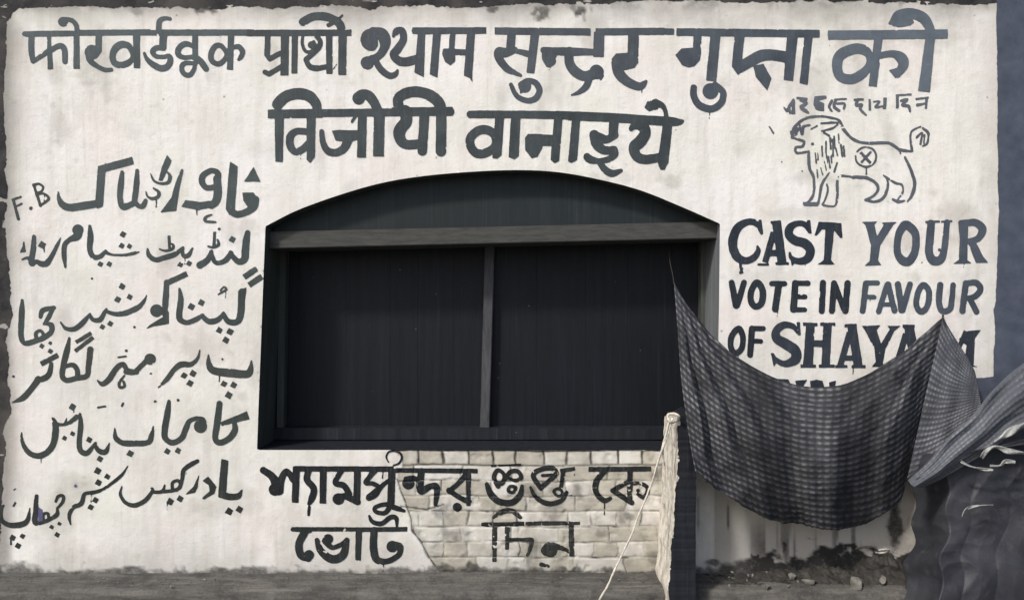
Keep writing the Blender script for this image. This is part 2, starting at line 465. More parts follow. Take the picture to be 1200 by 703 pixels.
def masks(X, Y):
    n1 = fbm(X, Y, 40, 41); n2 = fbm(X, Y, 9, 43); n3 = fbm(X, Y, 120, 45)
    g = np.zeros(X.shape)
    # splash dirt at the foot
    edge = 664 + 9 * n1 + 9 * n2
    k_ = sstep(838, 900, X + 25 * n1)
    edge = edge * (1 - k_) + (646 + 16 * n1 + 16 * n2 + 6 * fbm(X, Y, 4, 47, 2)) * k_
    g = np.maximum(g, (0.85 + 0.22 * k_) * sstep(edge - 5, edge + 4, Y))
    g = np.maximum(g, 0.16 * sstep(edge - 60, edge + 5, Y) * sstep(-0.1, 0.4, n1 + 0.4))
    # grime creeping in from the top and sides
    g = np.maximum(g, 0.22 * sstep(46 + 26 * n3, 6, Y) * sstep(-0.45, 0.25, n1) * sstep(150, 420, X))
    g = np.maximum(g, 0.35 * sstep(26 + 14 * n1, 8, X))
    g = np.maximum(g, 0.40 * sstep(22 + 10 * n1, 4, Y) * sstep(-0.4, 0.2, n2 + n1))
    for (cx, cy, rx, ry, a) in ((635, 17, 11, 8, 0.8), (681, 14, 14, 10, 0.85), (578, 12, 10, 4, 0.8), (240, 11, 22, 6, 0.8), (160, 14, 10, 5, 0.5)):
        g = np.maximum(g, a * sstep(1.1, 0.5, np.hypot((X - cx) / rx, (Y - cy) / ry) - 0.9 * n2))
    run = fbm(X, Y * 0.06, 7, 71, 3)
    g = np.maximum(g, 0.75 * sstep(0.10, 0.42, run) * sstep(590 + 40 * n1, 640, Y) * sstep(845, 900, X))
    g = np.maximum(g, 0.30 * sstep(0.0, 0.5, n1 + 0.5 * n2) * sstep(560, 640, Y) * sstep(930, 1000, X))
    for (cx, cy, rx, ry, a) in ((918, 640, 3.2, 8, 0.95), (818, 598, 2, 22, 0.5), (853, 604, 0.9, 26, 0.8), (1048, 610, 10, 34, 0.9), (835, 657, 12, 5, 0.8), (828, 562, 3, 3, 0.6)):  # tall blot at the stack's left edge paints a shadow band
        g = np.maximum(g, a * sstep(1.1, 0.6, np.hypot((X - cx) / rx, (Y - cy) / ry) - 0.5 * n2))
    cd = crack_dist(X, Y) + 0.6 * fbm(X, Y, 5, 35, 2)
    g = np.maximum(g, 0.9 * (1 - sstep(0.3, 1.4, cd)))
    m, pd = patch_mask(X, Y)
    dj, rnd = brick_field(X, Y)
    jn = sstep(-0.15, 0.40, fbm(X, Y, 20, 51, 3))
    g = np.maximum(g, m * (1 - sstep(0.25, 1.5, dj + 0.7 * fbm(X, Y, 6, 53, 2))) * (0.10 + 0.75 * jn))
    top = sstep(550, 540, Y)
    g = np.maximum(g, m * top * (1 - sstep(0.4, 2.4, dj + 0.7 * fbm(X, Y, 6, 53, 2))) * 0.95)
    g = np.maximum(g, m * 0.55 * sstep(0.12, 0.5, fbm(X, Y, 26, 57, 4)))
    # grey rubbed patches and faint smudges on the limewash, then shade under the cloth
    s = 0.55 * sstep(0.15, 0.6, fbm(X * 1.6, Y, 70, 61, 4)) + 0.25 * sstep(0.2, 0.5, n2) * sstep(-0.1, 0.3, n3)
    for (cx, cy, rx, ry, a) in ((262, 590, 70, 16, 0.5), (250, 596, 50, 10, 0.4), (240, 408, 40, 26, 0.4), (286, 268, 30, 22, 0.45), (300, 430, 10, 40, 0.4), (905, 325, 70, 14, 0.35), (950, 250, 60, 10, 0.35), (1060, 40, 130, 22, 0.4), (860, 22, 180, 14, 0.4), (1153, 385, 14, 40, 0.45), (380, 185, 9, 30, 0.35), (246, 88, 5, 24, 0.35), (430, 640, 18, 40, 0.4), (640, 520, 200, 14, 0.3)):
        s = np.maximum(s, a * sstep(1.15, 0.3, np.hypot((X - cx) / rx, (Y - cy) / ry) - 0.7 * n2 - 0.4 * n1))
    s = np.maximum(s, 0.85 * sstep(44 + 26 * n3 + 16 * n1 + 6 * n2, 2, X))
    s = np.maximum(s, 0.75 * sstep(40 + 24 * n3 + 14 * n1 + 6 * n2, 4, Y))
    s = np.maximum(s, 0.45 * sstep(1126 + 16 * n1, 1166, X + 6 * n2))
    s = np.maximum(s, (0.30 + 0.4 * n1 + 0.2 * n2) * sstep(596, 672, Y))
    s = np.maximum(s, (0.26 + 0.35 * n1 + 0.25 * n2) * sstep(500, 560, Y) * sstep(280, 340, X))
    s = np.maximum(s, (0.17 + 0.22 * n1 + 0.10 * n2) * sstep(190, 420, Y + 60 * n3))
    s = np.maximum(s, 0.55 * sstep(0.30, 0.62, fbm(X, Y * 0.8, 30, 65, 4)) * sstep(-0.2, 0.25, fbm(X, Y, 140, 67, 2)))
    s = np.where(X > 835, np.maximum(s, 1.0 * sstep(470, 560, Y + 20 * n1)), s)  # wall below the cloth: its shade and brown stains painted as one tone
    return g, np.clip(m * (0.78 + 1.1 * (rnd - 0.5) + 0.5 * fbm(X, Y, 12, 39, 3)), 0, 1), np.clip(s, 0, 1)

X0, X1, Y0, Y1 = -300.0, 1500.0, -190.0, 684.0
gx = np.concatenate([np.arange(X0, 440, 2.5), np.arange(440, 815, 1.25), np.arange(815, X1 + 1, 2.5)])
gy = np.concatenate([np.arange(Y0, 520, 2.5), np.arange(520, Y1 + 0.1, 1.25)])
GX, GY = np.meshgrid(gx, gy)
sd = poly_sdf(OPEN, GX, GY)
# drop the cells inside the opening and pull the border vertices on to its outline
inside = sd < -0.01
e = 0.05
gxs = (poly_sdf(OPEN, GX + e, GY) - sd) / e
gys = (poly_sdf(OPEN, GX, GY + e) - sd) / e
idx = np.arange(GX.size).reshape(GX.shape)
cell_in = inside[:-1, :-1] & inside[1:, :-1] & inside[1:, 1:] & inside[:-1, 1:]
ln = np.hypot(gxs, gys) + 1e-9
GXs = np.where(inside, GX - sd * gxs / ln, GX)
GYs = np.where(inside, GY - sd * gys / ln, GY)
hh = H(GXs, GYs)
V = np.stack([(GXs - 600) * S, -hh, ZC + (351 - GYs) * S], -1).reshape(-1, 3)
q = np.stack([idx[:-1, :-1], idx[1:, :-1], idx[1:, 1:], idx[:-1, 1:]], -1)[~cell_in].reshape(-1, 4)
used, inv = np.unique(q, return_inverse=True)
inv = inv.reshape(-1)
wall = empty('painted_wall', (0, 0, 0), 'whitewashed street wall covered in painted election slogans round an arched window', 'wall')
me = mesh_poly('plaster', V[used], inv, np.arange(len(q)) * 4, np.full(len(q), 4))
smooth(me)
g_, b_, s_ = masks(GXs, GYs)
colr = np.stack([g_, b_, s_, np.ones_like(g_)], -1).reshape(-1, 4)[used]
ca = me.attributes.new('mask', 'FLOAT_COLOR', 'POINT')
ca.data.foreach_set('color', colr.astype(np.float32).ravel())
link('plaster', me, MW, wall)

# ---- painted shapes: strokes in photograph pixels -> signed distance -> one flat mesh following the plaster
def parse(ox, oy, sc, text):
    out = []
    for ln_ in text.replace('\n', ';').split(';'):
        t = ln_.split()
        if not t:
            continue
        k = t[0]
        a = [[float(v) for v in u.split(',')] for u in t[1:]]
        cv = lambda p: (ox + p[0] / sc, oy + p[1] / sc)
        if k in 'scnl':
            pts = [(*cv(p), p[2] / sc / 2) for p in a]
            if k == 'l' or len(pts) < 3:
                path = np.array(pts)
            else:
                path = catmull(pts, closed=(k == 'c'))
            out.append(('n' if k == 'n' else 's', path))
        elif k == 'r':
            w0 = a[2][0] / sc / 2
            w1 = a[3][0] / sc / 2 if len(a) > 3 else w0
            out.append(('s', np.array([(*cv(a[0]), w0), (*cv(a[1]), w1)])))
        elif k == 'b':
            p, q_ = np.array(cv(a[0])), np.array(cv(a[1]))
            w0 = a[2][0] / sc / 2
            w1 = a[3][0] / sc / 2 if len(a) > 3 else w0
            t_ = (q_ - p) / (np.hypot(*(q_ - p)) + 1e-9)
            n_ = np.array((-t_[1], t_[0]))
            out.append(('p', [p + n_ * w0, q_ + n_ * w1, q_ - n_ * w1, p - n_ * w0]))
        elif k == 'p':
            out.append(('p', [cv(p) for p in a]))
        elif k == 'o':
            c = cv(a[0]); out.append(('s', np.array([(*c, a[0][2] / sc)] * 2)))
        elif k == 'q':
            c = cv(a[0]); r = a[0][2] / sc * 1.02
            out.append(('p', [(c[0] - r * 0.2, c[1] - r), (c[0] + r, c[1] - r * 0.25), (c[0] + r * 0.3, c[1] + r), (c[0] - r, c[1] + r * 0.3)]))
    return out

CELL = 0.8
LAYER = [0]
def paint_mesh(name, shapes, rough=0.35, seed=3, cell=CELL, holes=0.0, drips=0):
    allp = np.concatenate([np.asarray(s[1])[:, :2] for s in shapes])
    pad = 14
    x0, y0 = allp.min(0) - pad; x1, y1 = allp.max(0) + pad
    nx, ny = int((x1 - x0) / cell) + 2, int((y1 - y0) / cell) + 2
    xs = x0 + np.arange(nx) * cell; ys = y0 + np.arange(ny) * cell
    F = np.full((ny, nx), 50.0)
    N = np.full((ny, nx), 50.0)
    for k, p in shapes:
        p = np.asarray(p, float)
        if k == 'p':
            lo, hi = p.min(0) - 3, p.max(0) + 3
            i0, i1 = max(0, int((lo[0] - x0) / cell)), min(nx, int((hi[0] - x0) / cell) + 2)
            j0, j1 = max(0, int((lo[1] - y0) / cell)), min(ny, int((hi[1] - y0) / cell) + 2)
            XX, YY = np.meshgrid(xs[i0:i1], ys[j0:j1])
            F[j0:j1, i0:i1] = np.minimum(F[j0:j1, i0:i1], poly_sdf(p, XX, YY))
            continue
        T = N if k == 'n' else F
        for a, b in zip(p[:-1], p[1:]):
            r = max(a[2], b[2]) + 3
            i0, i1 = max(0, int((min(a[0], b[0]) - r - x0) / cell)), min(nx, int((max(a[0], b[0]) + r - x0) / cell) + 2)
            j0, j1 = max(0, int((min(a[1], b[1]) - r - y0) / cell)), min(ny, int((max(a[1], b[1]) + r - y0) / cell) + 2)
            XX = xs[None, i0:i1]; YY = ys[j0:j1, None]
            ex, ey = b[0] - a[0], b[1] - a[1]
            t = np.clip(((XX - a[0]) * ex + (YY - a[1]) * ey) / (ex * ex + ey * ey + 1e-9), 0, 1)
            d = np.hypot(XX - a[0] - t * ex, YY - a[1] - t * ey) - (a[2] + (b[2] - a[2]) * t)
            T[j0:j1, i0:i1] = np.minimum(T[j0:j1, i0:i1], d)
    F = np.maximum(F, -N)
    if drips:
        rd = np.random.RandomState(seed * 7 + 1)
        A_ = F < -0.5
        bot = np.argwhere(A_[:-4, :] & ~A_[1:-3, :] & (F[4:, :] > 2))
        for k in range(drips):
            if not len(bot):
                break
            j, i = bot[rd.randint(len(bot))]
            L_, w_ = rd.uniform(2.5, 11), rd.uniform(0.35, 0.75)
            x_, y_ = xs[i], ys[j] - 1
            XX, YY = xs[None, :], ys[:, None]
            t = np.clip((YY - y_) / L_, 0, 1)
            F = np.minimum(F, np.hypot(XX - x_ - 0.5 * np.sin(t * 3), YY - y_ - t * L_) - w_ * (1.1 - 0.5 * t + 0.5 * (t > 0.85)))
    XX, YY = np.meshgrid(xs, ys)
    if cell > 0.9:
        F = F + rough * (1.3 * fbm(XX, YY, 34, seed, 4) + 0.9 * fbm(XX, YY * 0.6, 8, seed + 5, 3) + 0.5 * fbm(XX, YY, 3, seed + 9, 2))
    else:
        F = F + rough * (fbm(XX, YY, 7, seed, 3) + 0.6 * fbm(XX, YY, 2.5, seed + 9, 2))
        F = np.maximum(F, (fbm(XX, YY, 5, seed + 31, 3) - 0.60) * 5 + 1.2 * sstep(-1.5, 0, F) - 0.6)
    if holes:
        F = np.maximum(F, (fbm(XX / (2.2 if cell > 0.9 else 1), YY, 6, seed + 20, 3) - 0.62 + holes) * 6)
    # marching squares
    A = F < 0
    nid = nx * ny
    c00, c10, c11, c01 = A[:-1, :-1], A[:-1, 1:], A[1:, 1:], A[1:, :-1]
    code = c00 * 1 + c10 * 2 + c11 * 4 + c01 * 8
    jj, ii = np.mgrid[0:ny - 1, 0:nx - 1]
    v00 = jj * nx + ii
    ids = {0: v00, 1: v00 + 1, 2: v00 + nx + 1, 3: v00 + nx,
           'b': nid + v00, 'r': 2 * nid + v00 + 1, 't': nid + v00 + nx, 'l': 2 * nid + v00}
    cases = {1: [(0, 'b', 'l')], 2: [('b', 1, 'r')], 3: [(0, 1, 'r', 'l')], 4: [('r', 2, 't')], 5: [(0, 'b', 'l'), ('r', 2, 't')],
             6: [('b', 1, 2, 't')], 7: [(0, 1, 2, 't', 'l')], 8: [('t', 3, 'l')], 9: [(0, 'b', 't', 3)], 10: [('b', 1, 'r'), ('t', 3, 'l')],
             11: [(0, 1, 'r', 't', 3)], 12: [('l', 'r', 2, 3)], 13: [(0, 'b', 'r', 2, 3)], 14: [('b', 1, 2, 3, 'l')], 15: [(0, 1, 2, 3)]}
    loops, tot = [], []
    for cd_, polys in cases.items():
        m = code == cd_
        if not m.any():
            continue
        for pl in polys:
            arr = np.stack([ids[k][m] for k in pl], -1)
            loops.append(arr[:, ::-1].ravel()); tot.append(np.full(len(arr), len(pl)))
    loops = np.concatenate(loops); tot = np.concatenate(tot)
    used, inv = np.unique(loops, return_inverse=True)
    inv = inv.reshape(-1)
    Ff = F.ravel()
    vx = np.empty(len(used)); vy = np.empty(len(used))
    kind = used // nid; base = used % nid
    bi, bj = base % nx, base // nx
    vx[:] = xs[bi]; vy[:] = ys[bj]
    mh = kind == 1
    f0 = Ff[base[mh]]; f1 = Ff[base[mh] + 1]
    vx[mh] += cell * np.clip(f0 / (f0 - f1), 0.02, 0.98)
    mv = kind == 2
    f0 = Ff[base[mv]]; f1 = Ff[base[mv] + nx]
    vy[mv] += cell * np.clip(f0 / (f0 - f1), 0.02, 0.98)
    LAYER[0] += 1
    off = 0.0012 + 0.00012 * (LAYER[0] % 12)
    V = np.stack([(vx - 600) * S, -(H(vx, vy) + off), ZC + (351 - vy) * S], -1)
    st = np.concatenate([[0], np.cumsum(tot)[:-1]])
    me = mesh_poly(name, V, inv, st, tot)
    smooth(me)
    return me

def word(name, label, rgb, groups, rough=0.35, holes=0.0, drips=1, thin=1.0):
    sh = []
    for g in groups:
        sh += parse(*g)
    if thin != 1.0:
        sh = [(k, p if k == 'p' else p * np.array([1, 1, thin])) for k, p in sh]
    o = link(name, paint_mesh(name, sh, rough=rough, seed=3 + LAYER[0], holes=holes, drips=drips), MP, wall)
    lc = [c_ * 0.78 for c_ in lin(*rgb)]
    gr = sum(lc) / 3
    o.color = (*[c_ * 0.72 + gr * 0.28 for c_ in lc], 1)
    tag(o, label)
    return o

def border(name, pts, mat=MBORDER, rough=3.2, cell=1.0, seed=5, label=None, holes=0.0):
    me = paint_mesh(name, [('p', pts)], rough=rough, cell=cell, seed=seed, holes=holes)
    o = link(name, me, mat, wall)
    tag(o, label)
    return o

border('painted_border', [(-290, -180), (1490, -180), (1490, 4), (1182, 6), (900, 3), (760, 2.5), (700, 5), (600, 7), (560, 8), (450, 9), (360, 8), (240, 10.5), (110, 9.5), (30, 9.5), (16, 14), (12, 24), (9, 60), (7, 130), (8, 180), (9.5, 250), (12, 300), (13, 322), (14, 330), (13, 342), (11, 352), (15, 370), (9, 400), (14, 412), (10, 440), (12, 470), (13, 485), (6, 505), (10, 518), (6, 540), (8, 550), (5, 570), (2, 600), (1, 660), (1, 676), (-290, 676)], label='black painted band along the top and one side', holes=0.10)
border('painted_border', [(1166, -1), (1167, 120), (1168, 250), (1166, 320), (1165, 352), (1162, 362), (1164, 380), (1162, 440), (1140, 442), (1138, 455), (1150, 676), (1490, 676), (1490, -1)], mat=mat_simple('slate_paint', lin(62, 68, 82), lin(80, 86, 100), 9, 0.8, 0.3), rough=1.0, seed=8, label='slate blue painted band beside the English slogan')

# ---------------- lettering
HN, UN, BN, EN = 'hindi_lettering', 'urdu_lettering', 'bengali_lettering', 'english_lettering'
word(HN, 'first grey word of the top line', (76, 92, 96), [(20, 20, 8, '''
b 85,166 548,160 52;r 88,166 150,166 50;b 590,155 1260,150 55
s 150,180,58 150,330,55 165,420,46;s 165,424,40 260,362,45 325,312,50;b 313,190 328,495 34 52;s 330,322,45 380,288,50 430,278,55 460,320,55 462,425,50
b 570,150 572,490 55 58;o 445,52,46;s 455,28,44 530,40,45 570,90,45 575,150,50
b 778,160 774,330 58;o 715,335,68;s 770,330,58 740,370,50 700,370,60;s 685,340,70 700,415,58 760,465,46 830,498,44 895,498,38
b 1130,150 1135,485 66 62
c 1080,310,52 1050,272,58 985,265,65 925,312,66 907,380,56 930,440,62 1000,455,62 1060,430,58 1095,380,40'''), (150, 20, 8, '''
b -10,150 280,156 50;b 300,154 1190,152 58
s 405,25,34 350,20,40 305,50,52 300,140,52
b 345,165 335,305 70;s 345,300,45 280,295,52 242,330,52 270,372,46 340,380,40 395,372,44 408,418,58 380,470,62 320,487,62 250,455,58 190,400,44 165,345,28
s 620,285,40 580,262,48 530,264,56 482,310,56 485,360,52 540,386,42 620,378,45;b 638,160 640,410 55
s 625,440,36 540,440,46 512,488,48 540,540,48 592,548,48 632,490,40 645,425,40
s 645,385,55 690,420,60 720,460,62 740,490,58
c 925,330,45 880,277,48 830,280,52 792,340,54 792,410,52 840,446,48 890,432,48 932,375,44
b 975,160 965,500 58;s 990,295,40 1045,285,52 1082,330,52 1068,380,48 1045,408,26''')])
word(HN, 'second grey word of the top line', (62, 73, 78), [(290, 10, 7.813, '''
b -5,232 955,228 58
b 192,230 188,440 52;l 185,430,46 212,466,48 312,412,46;b 350,230 345,618 72 74;l 168,588,44 205,606,46 315,538,46
b 440,240 435,600 56 54
s 640,262,44 672,310,46 655,370,46 600,425,44 545,468,50;s 540,475,48 575,535,52 640,552,52 730,538,46
s 512,262,26 508,330,30 538,398,32 590,396,28 628,352,30 612,310,26;o 592,340,34
b 752,230 755,605 58;b 875,215 872,615 76 74
s 512,130,74 600,85,74 690,78,76 780,100,74 850,152,76 872,235,76
r 745,160 800,130 36;b 835,105 880,65 26 16;l 790,560,8 822,515,8''')])
word(HN, 'third grey word of the top line with a round first letter', (70, 81, 90), [(410, 20, 7.5, '''
o 195,205,98;s 205,130,70 290,155,96 318,225,88 280,310,84 215,370,84 170,400,90;o 158,408,58
s 240,410,58 280,470,60 350,520,58 402,508,48 422,472,20
n 250,205,6 258,260,18 225,312,26 175,326,26 120,320,16
o 408,138,30;s 385,175,26 410,125,48 462,130,62 472,205,66 420,290,72 385,335,66 430,388,76 500,398,80 590,375,76
p 600,120 666,120 652,535 570,492;p 735,130 802,130 772,538 703,510
b 550,127 1200,125 58;r 575,127 700,127 60;b 905,140 895,300 50
p 820,282 930,282 925,395 884,430 838,400 812,335;b 920,312 1040,318 54
p 1030,130 1102,130 1076,525 1077,578 1056,540 1003,522''')])
word(HN, 'fourth grey word of the top line with a curl below', (80, 91, 101), [(570, 20, 6, '''
b 58,103 730,110 50;b 765,110 1250,106 50
b 177,110 168,250 60;s 200,235,44 130,255,66 88,252,68 95,305,58 150,370,50 240,414,22;s 200,242,30 250,252,40 310,268,46
p 312,110 372,110 336,402 280,396
o 270,492,44;s 240,478,36 290,450,36 345,468,44 372,520,42 345,575,42 285,590,40 215,560,38 172,480,28;p 232,510 262,530 235,545
s 400,238,44 560,248,58 720,250,48 800,262,40;p 385,225 495,250 486,325 452,362 420,356 392,305
b 790,110 786,285 74;s 582,245,60 580,320,66 620,385,70 690,420,70 760,400,74 790,385,66;o 772,390,50;p 795,380 825,415 802,452 775,420
s 722,430,50 700,490,48 650,532,34 598,552,12
b 1030,115 1026,330 76;p 878,300 910,262 1000,255 1064,320 1040,360 980,376 892,380
s 912,330,72 930,400,76 990,460,66 1070,492,58 1105,472,40 1120,455,20;b 1088,510 1090,550 10 5''')])
word(HN, 'fifth grey word of the top line with a hooked curl below', (78, 90, 102), [(780, 20, 5.856, '''
b -12,104 55,106 44;b 70,108 1050,120 52
b 215,110 208,270 56;p 62,265 105,222 185,215 240,240 230,300 195,340 155,352 108,335
p 303,120 372,120 342,446 272,440
o 302,512,54;s 335,470,44 388,520,44 376,590,48 310,633,48 230,610,50 190,550,48 188,488,44
p 468,120 537,120 517,312 560,330 492,404 448,345;s 500,352,72 570,312,76 650,270,78 740,266,76 835,284,76
p 595,340 665,325 720,425 692,508 612,415
p 828,120 902,120 868,442 803,436;p 945,125 1002,130 967,468 912,456''')])
word(HN, 'last and palest blue grey word of the top line', (102, 116, 130), [(950, 5, 6.389, '''
b 120,237 1015,228 68;r 150,236 985,229 66
c 430,390,58 390,348,74 320,338,78 220,380,80 188,450,78 210,540,74 290,566,74 370,530,70 430,460,56
p 468,240 532,240 486,622 425,615
s 505,388,48 610,376,54 668,408,82 685,460,74 640,525,56;p 575,498 640,478 690,500 625,556
p 850,240 922,240 882,662 793,652
s 610,140,60 650,92,80 740,75,80 820,100,80 870,160,74 892,235,62;p 568,152 610,88 720,70 765,140 735,165 650,178''')])
word(HN, 'first dark word of the second line', (64, 77, 82), [(300, 90, 6.389, '''
b 94,282 500,276 66;b 480,275 1100,268 58
s 168,208,84 230,150,84 320,130,84 400,147,84 450,200,74 466,265,58
p 145,270 215,270 206,640 150,636
s 395,415,50 310,410,48 262,450,56 262,520,58 300,562,54 350,547,54 395,500,46
p 384,270 452,270 446,602 410,648 384,622
s 497,412,34 506,490,46 540,555,54 600,570,58 660,540,62 690,480,68
p 570,405 640,400 780,404 780,468 700,492 600,480;r 720,340 748,300 22;b 800,280 793,606 66
b 926,270 920,597 82 80;o 772,165,46;s 760,155,66 800,130,66 850,148,76 890,200,72 918,265,70'''), (400, 90, 6.394, '''
b 380,266 835,262 66;r 780,262 815,264 66
s 434,235,78 430,165,76 500,122,80 590,118,80 680,150,84 738,210,84 746,285,80
s 480,260,90 488,335,88 440,405,90 445,470,80 490,510,72 590,505,68
r 625,280 608,558 74 70;r 750,270 748,560 76 78''')])
word(HN, 'second dark word of the second line over the window arch', (63, 75, 80), [(530, 105, 7.031, '''
s 150,208,62 480,208,62 800,212,66 1130,222,68
c 345,375,68 290,337,74 220,340,74 155,392,70 150,460,72 190,520,74 250,530,74 320,500,66 350,445,48
p 353,225 426,225 406,542 370,572 330,566;p 483,225 562,225 546,550 510,578 463,560
p 598,400 622,368 740,370 740,480 700,556 650,566 600,500;b 730,418 868,422 92
p 838,235 907,235 878,590 840,607 808,580;p 983,245 1052,250 1026,580 980,607 952,592'''), (670, 105, 7.031, '''
s -20,222,70 300,232,74 600,253,74 800,265,76 880,270,52 912,262,20
b 345,245 336,385 76;s 345,375,72 290,412,62 215,400,90;o 183,378,42
s 182,375,80 200,450,80 260,500,72 335,505,62 352,535,56 300,575,50 220,590,46 150,578,66 124,555,62
s 300,500,50 345,495,60 355,520,50
s 225,600,50 270,660,58 330,692,60 402,668,30
s 485,325,40 515,298,62 575,300,90 602,360,88 560,430,100 510,480,92 530,550,82 600,577,78 720,560,70
p 748,265 826,265 792,602 758,662 725,662 703,600
p 594,152 618,102 690,78 745,108 700,165 630,182;s 690,115,66 740,135,48 766,180,36 776,250,36''')])
word(BN, 'first blurred word of the small Bengali caption above the lion', (102, 110, 121), [(900, 100, 6, '''
s 105,158,12 128,180,20 148,140,20 172,105,16;b 170,108 172,202 22;b 140,150 148,200 14
s 200,92,16 262,100,18;s 225,105,26 262,128,22 225,155,26 258,182,24 278,195,10''')], rough=0.5, drips=0)
word(BN, 'second and boldest word of the small Bengali caption', (102, 110, 121), [(900, 100, 6, '''
p 318,82 402,75 405,96 345,112 388,130 388,186 345,182 325,170 312,140
s 442,112,20 422,155,20 442,185,14;b 455,104 548,98 14;s 470,105,20 456,150,22 492,182,20;s 478,132,16 530,132,18 526,168,16''')], rough=0.5, drips=0)
word(BN, 'third word of the small Bengali caption', (102, 110, 121), [(900, 100, 6, '''
b 595,106 668,100 18;s 622,108,22 612,142,22 650,140,22 640,165,20 662,195,20 682,212,12
b 706,98 709,180 18;s 735,118,14 775,120,18 748,156,20 795,150,16;b 816,90 810,170 24''')], rough=0.5, drips=0)
word(BN, 'palest last word of the small Bengali caption', (102, 110, 121), [(900, 100, 6, '''
b 890,74 1002,66 16;b 902,78 900,166 20;s 928,112,18 970,102,20 938,140,20 980,150,20 990,186,16
b 1030,100 1120,90 14;s 1042,142,20 1090,132,16;b 1106,94 1100,168 18''')], rough=0.5, drips=0)
word('painted_lion', 'line drawing of a standing lion with a crossed circle on its side', (98, 105, 116), [(890, 120, 5.209, '''
s 185,190,22 230,130,22 290,95,19 370,88,18 440,98,18 480,115,20 510,170,24 570,230,22 650,250,22 780,250,24 850,290,22 925,300,16
s 925,298,18 915,240,18 920,180,16 975,150,12;s 990,160,18 1022,190,18 1016,250,16 990,268,12;s 952,215,16 985,188,15 975,255,15;s 1000,200,12 996,250,12
b 848,290 855,318 12
p 182,185 215,148 240,160 226,200 188,222;s 190,215,18 240,230,20 266,242,20 256,270,20 216,276,18 224,310,20 294,300,16
s 255,192,26 262,152,24 300,140,18;r 308,165 345,146 12;s 370,130,12 440,125,16 472,130,14 440,160,14 375,176,14;s 385,185,18 418,205,16;r 240,140 250,190 14
s 294,300,20 300,400,22 325,460,20 325,550,20 300,600,20 265,620,16;p 258,606 356,610 352,634 264,634
s 420,430,14 375,500,20 360,580,20 350,622,14;s 405,500,13 410,540,15 395,590,15 378,622,13;s 385,628,16 450,632,15 468,580,20 475,460,20 550,455,16
s 565,458,24 640,460,22 700,490,22 716,530,20 690,570,18 645,590,16;s 642,596,22 700,606,20 750,580,20 775,520,20 772,470,18 750,445,12
s 760,450,12 820,492,20 860,502,14 868,545,15 838,590,15;s 808,592,20 840,606,24 878,600,10;s 880,335,18 920,420,22 940,500,24 920,570,22 895,606,12
s 590,300,16 612,282,16 642,274,14 680,284,16 702,310,16 704,345,16 685,380,14 648,394,16 610,384,16 586,360,15 580,330,12
b 610,305 672,372 17;b 674,300 614,370 14;b 645,396 645,442 9
r 375,270 378,330 12;r 400,240 400,310 12;r 425,220 430,300 13;r 450,210 455,280 13;r 475,195 480,250 12;r 430,300 435,370 13;r 400,300 410,370 11;r 460,280 470,325 12;r 490,260 500,330 13;r 508,270 513,330 12;r 335,310 340,370 10;r 350,308 353,350 9;r 345,410 350,460 11;r 368,400 380,442 11;r 390,360 402,415 12;r 415,330 425,400 12;r 467,370 450,425 14;r 440,230 445,330 12
o 318,255,10;r 55,150 80,188 14;o 131,364,6;o 255,420,6'''), ], rough=0.6, holes=0.12, drips=0, thin=0.85)
word(EN, 'first word of the English slogan in dark serif capitals', (42, 55, 69), [(840, 245, 7.059, '''
s 345,140,44 300,107,54 240,108,58 170,150,70 130,240,76 130,320,76 165,395,72 230,425,60 300,400,56 335,345,44 330,308,22
p 338,88 362,86 377,205 357,214 325,150;s 190,455,26 192,490,20 207,522,16
p 448,110 522,98 572,450 497,450;b 465,190 392,440 52 54;b 405,362 525,362 52;b 328,456 425,456 20;b 478,450 588,448 22;b 438,110 524,103 22
s 755,190,20 720,128,46 660,118,48 600,150,66 590,210,70 640,258,76 720,282,80 765,340,76 740,410,70 670,430,54 610,402,40 596,360,18
p 740,90 766,88 778,200 757,203 728,130;p 587,350 605,355 640,440 612,470
p 835,103 1022,114 1030,237 1010,237 955,168 862,168 820,220 800,215;p 890,140 966,140 936,420 968,457 822,457 875,420''')])
word(EN, 'second word of the English slogan in blue grey serif capitals', (80, 93, 108), [(1000, 245, 7.059, '''
p 60,105 190,100 165,128 186,222 240,130 222,110 352,105 320,132 212,300 196,420 222,462 80,467 125,430 136,300 90,130
c 430,130,74 500,200,66 502,330,62 460,420,70 405,428,72 354,360,60 360,230,58 390,160,68
s 632,120,66 620,250,66 615,360,66 650,425,76 710,415,68 740,330,56 755,200,52 762,108,50;b 583,108 705,101 20;b 713,104 807,98 18;o 700,335,14;o 556,440,7
p 868,90 938,84 930,420 968,447 808,452 860,415 866,250 855,105;s 930,112,52 1000,112,62 1055,165,70 1020,240,56 930,268,44
p 935,275 1005,280 1065,395 1103,442 1000,442''')])
word(EN, 'dark rounded capitals starting the second English line', (40, 51, 62), [(840, 315, 4.847, '''
r 80,76 106,205 34 40;r 150,76 112,205 34;c 225,76,38 255,120,38 250,190,38 215,212,36 190,180,36 192,120,36
r 307,82 380,82 30;r 347,85 327,225 38;r 440,80 430,228 38;r 445,80 512,80 30;r 450,156 494,156 28;r 435,230 493,230 28
r 597,78 590,236 36;r 660,80 648,236 36;r 664,88 714,222 34;r 736,80 724,236 36;s 130,20,16 140,-5,12''')])
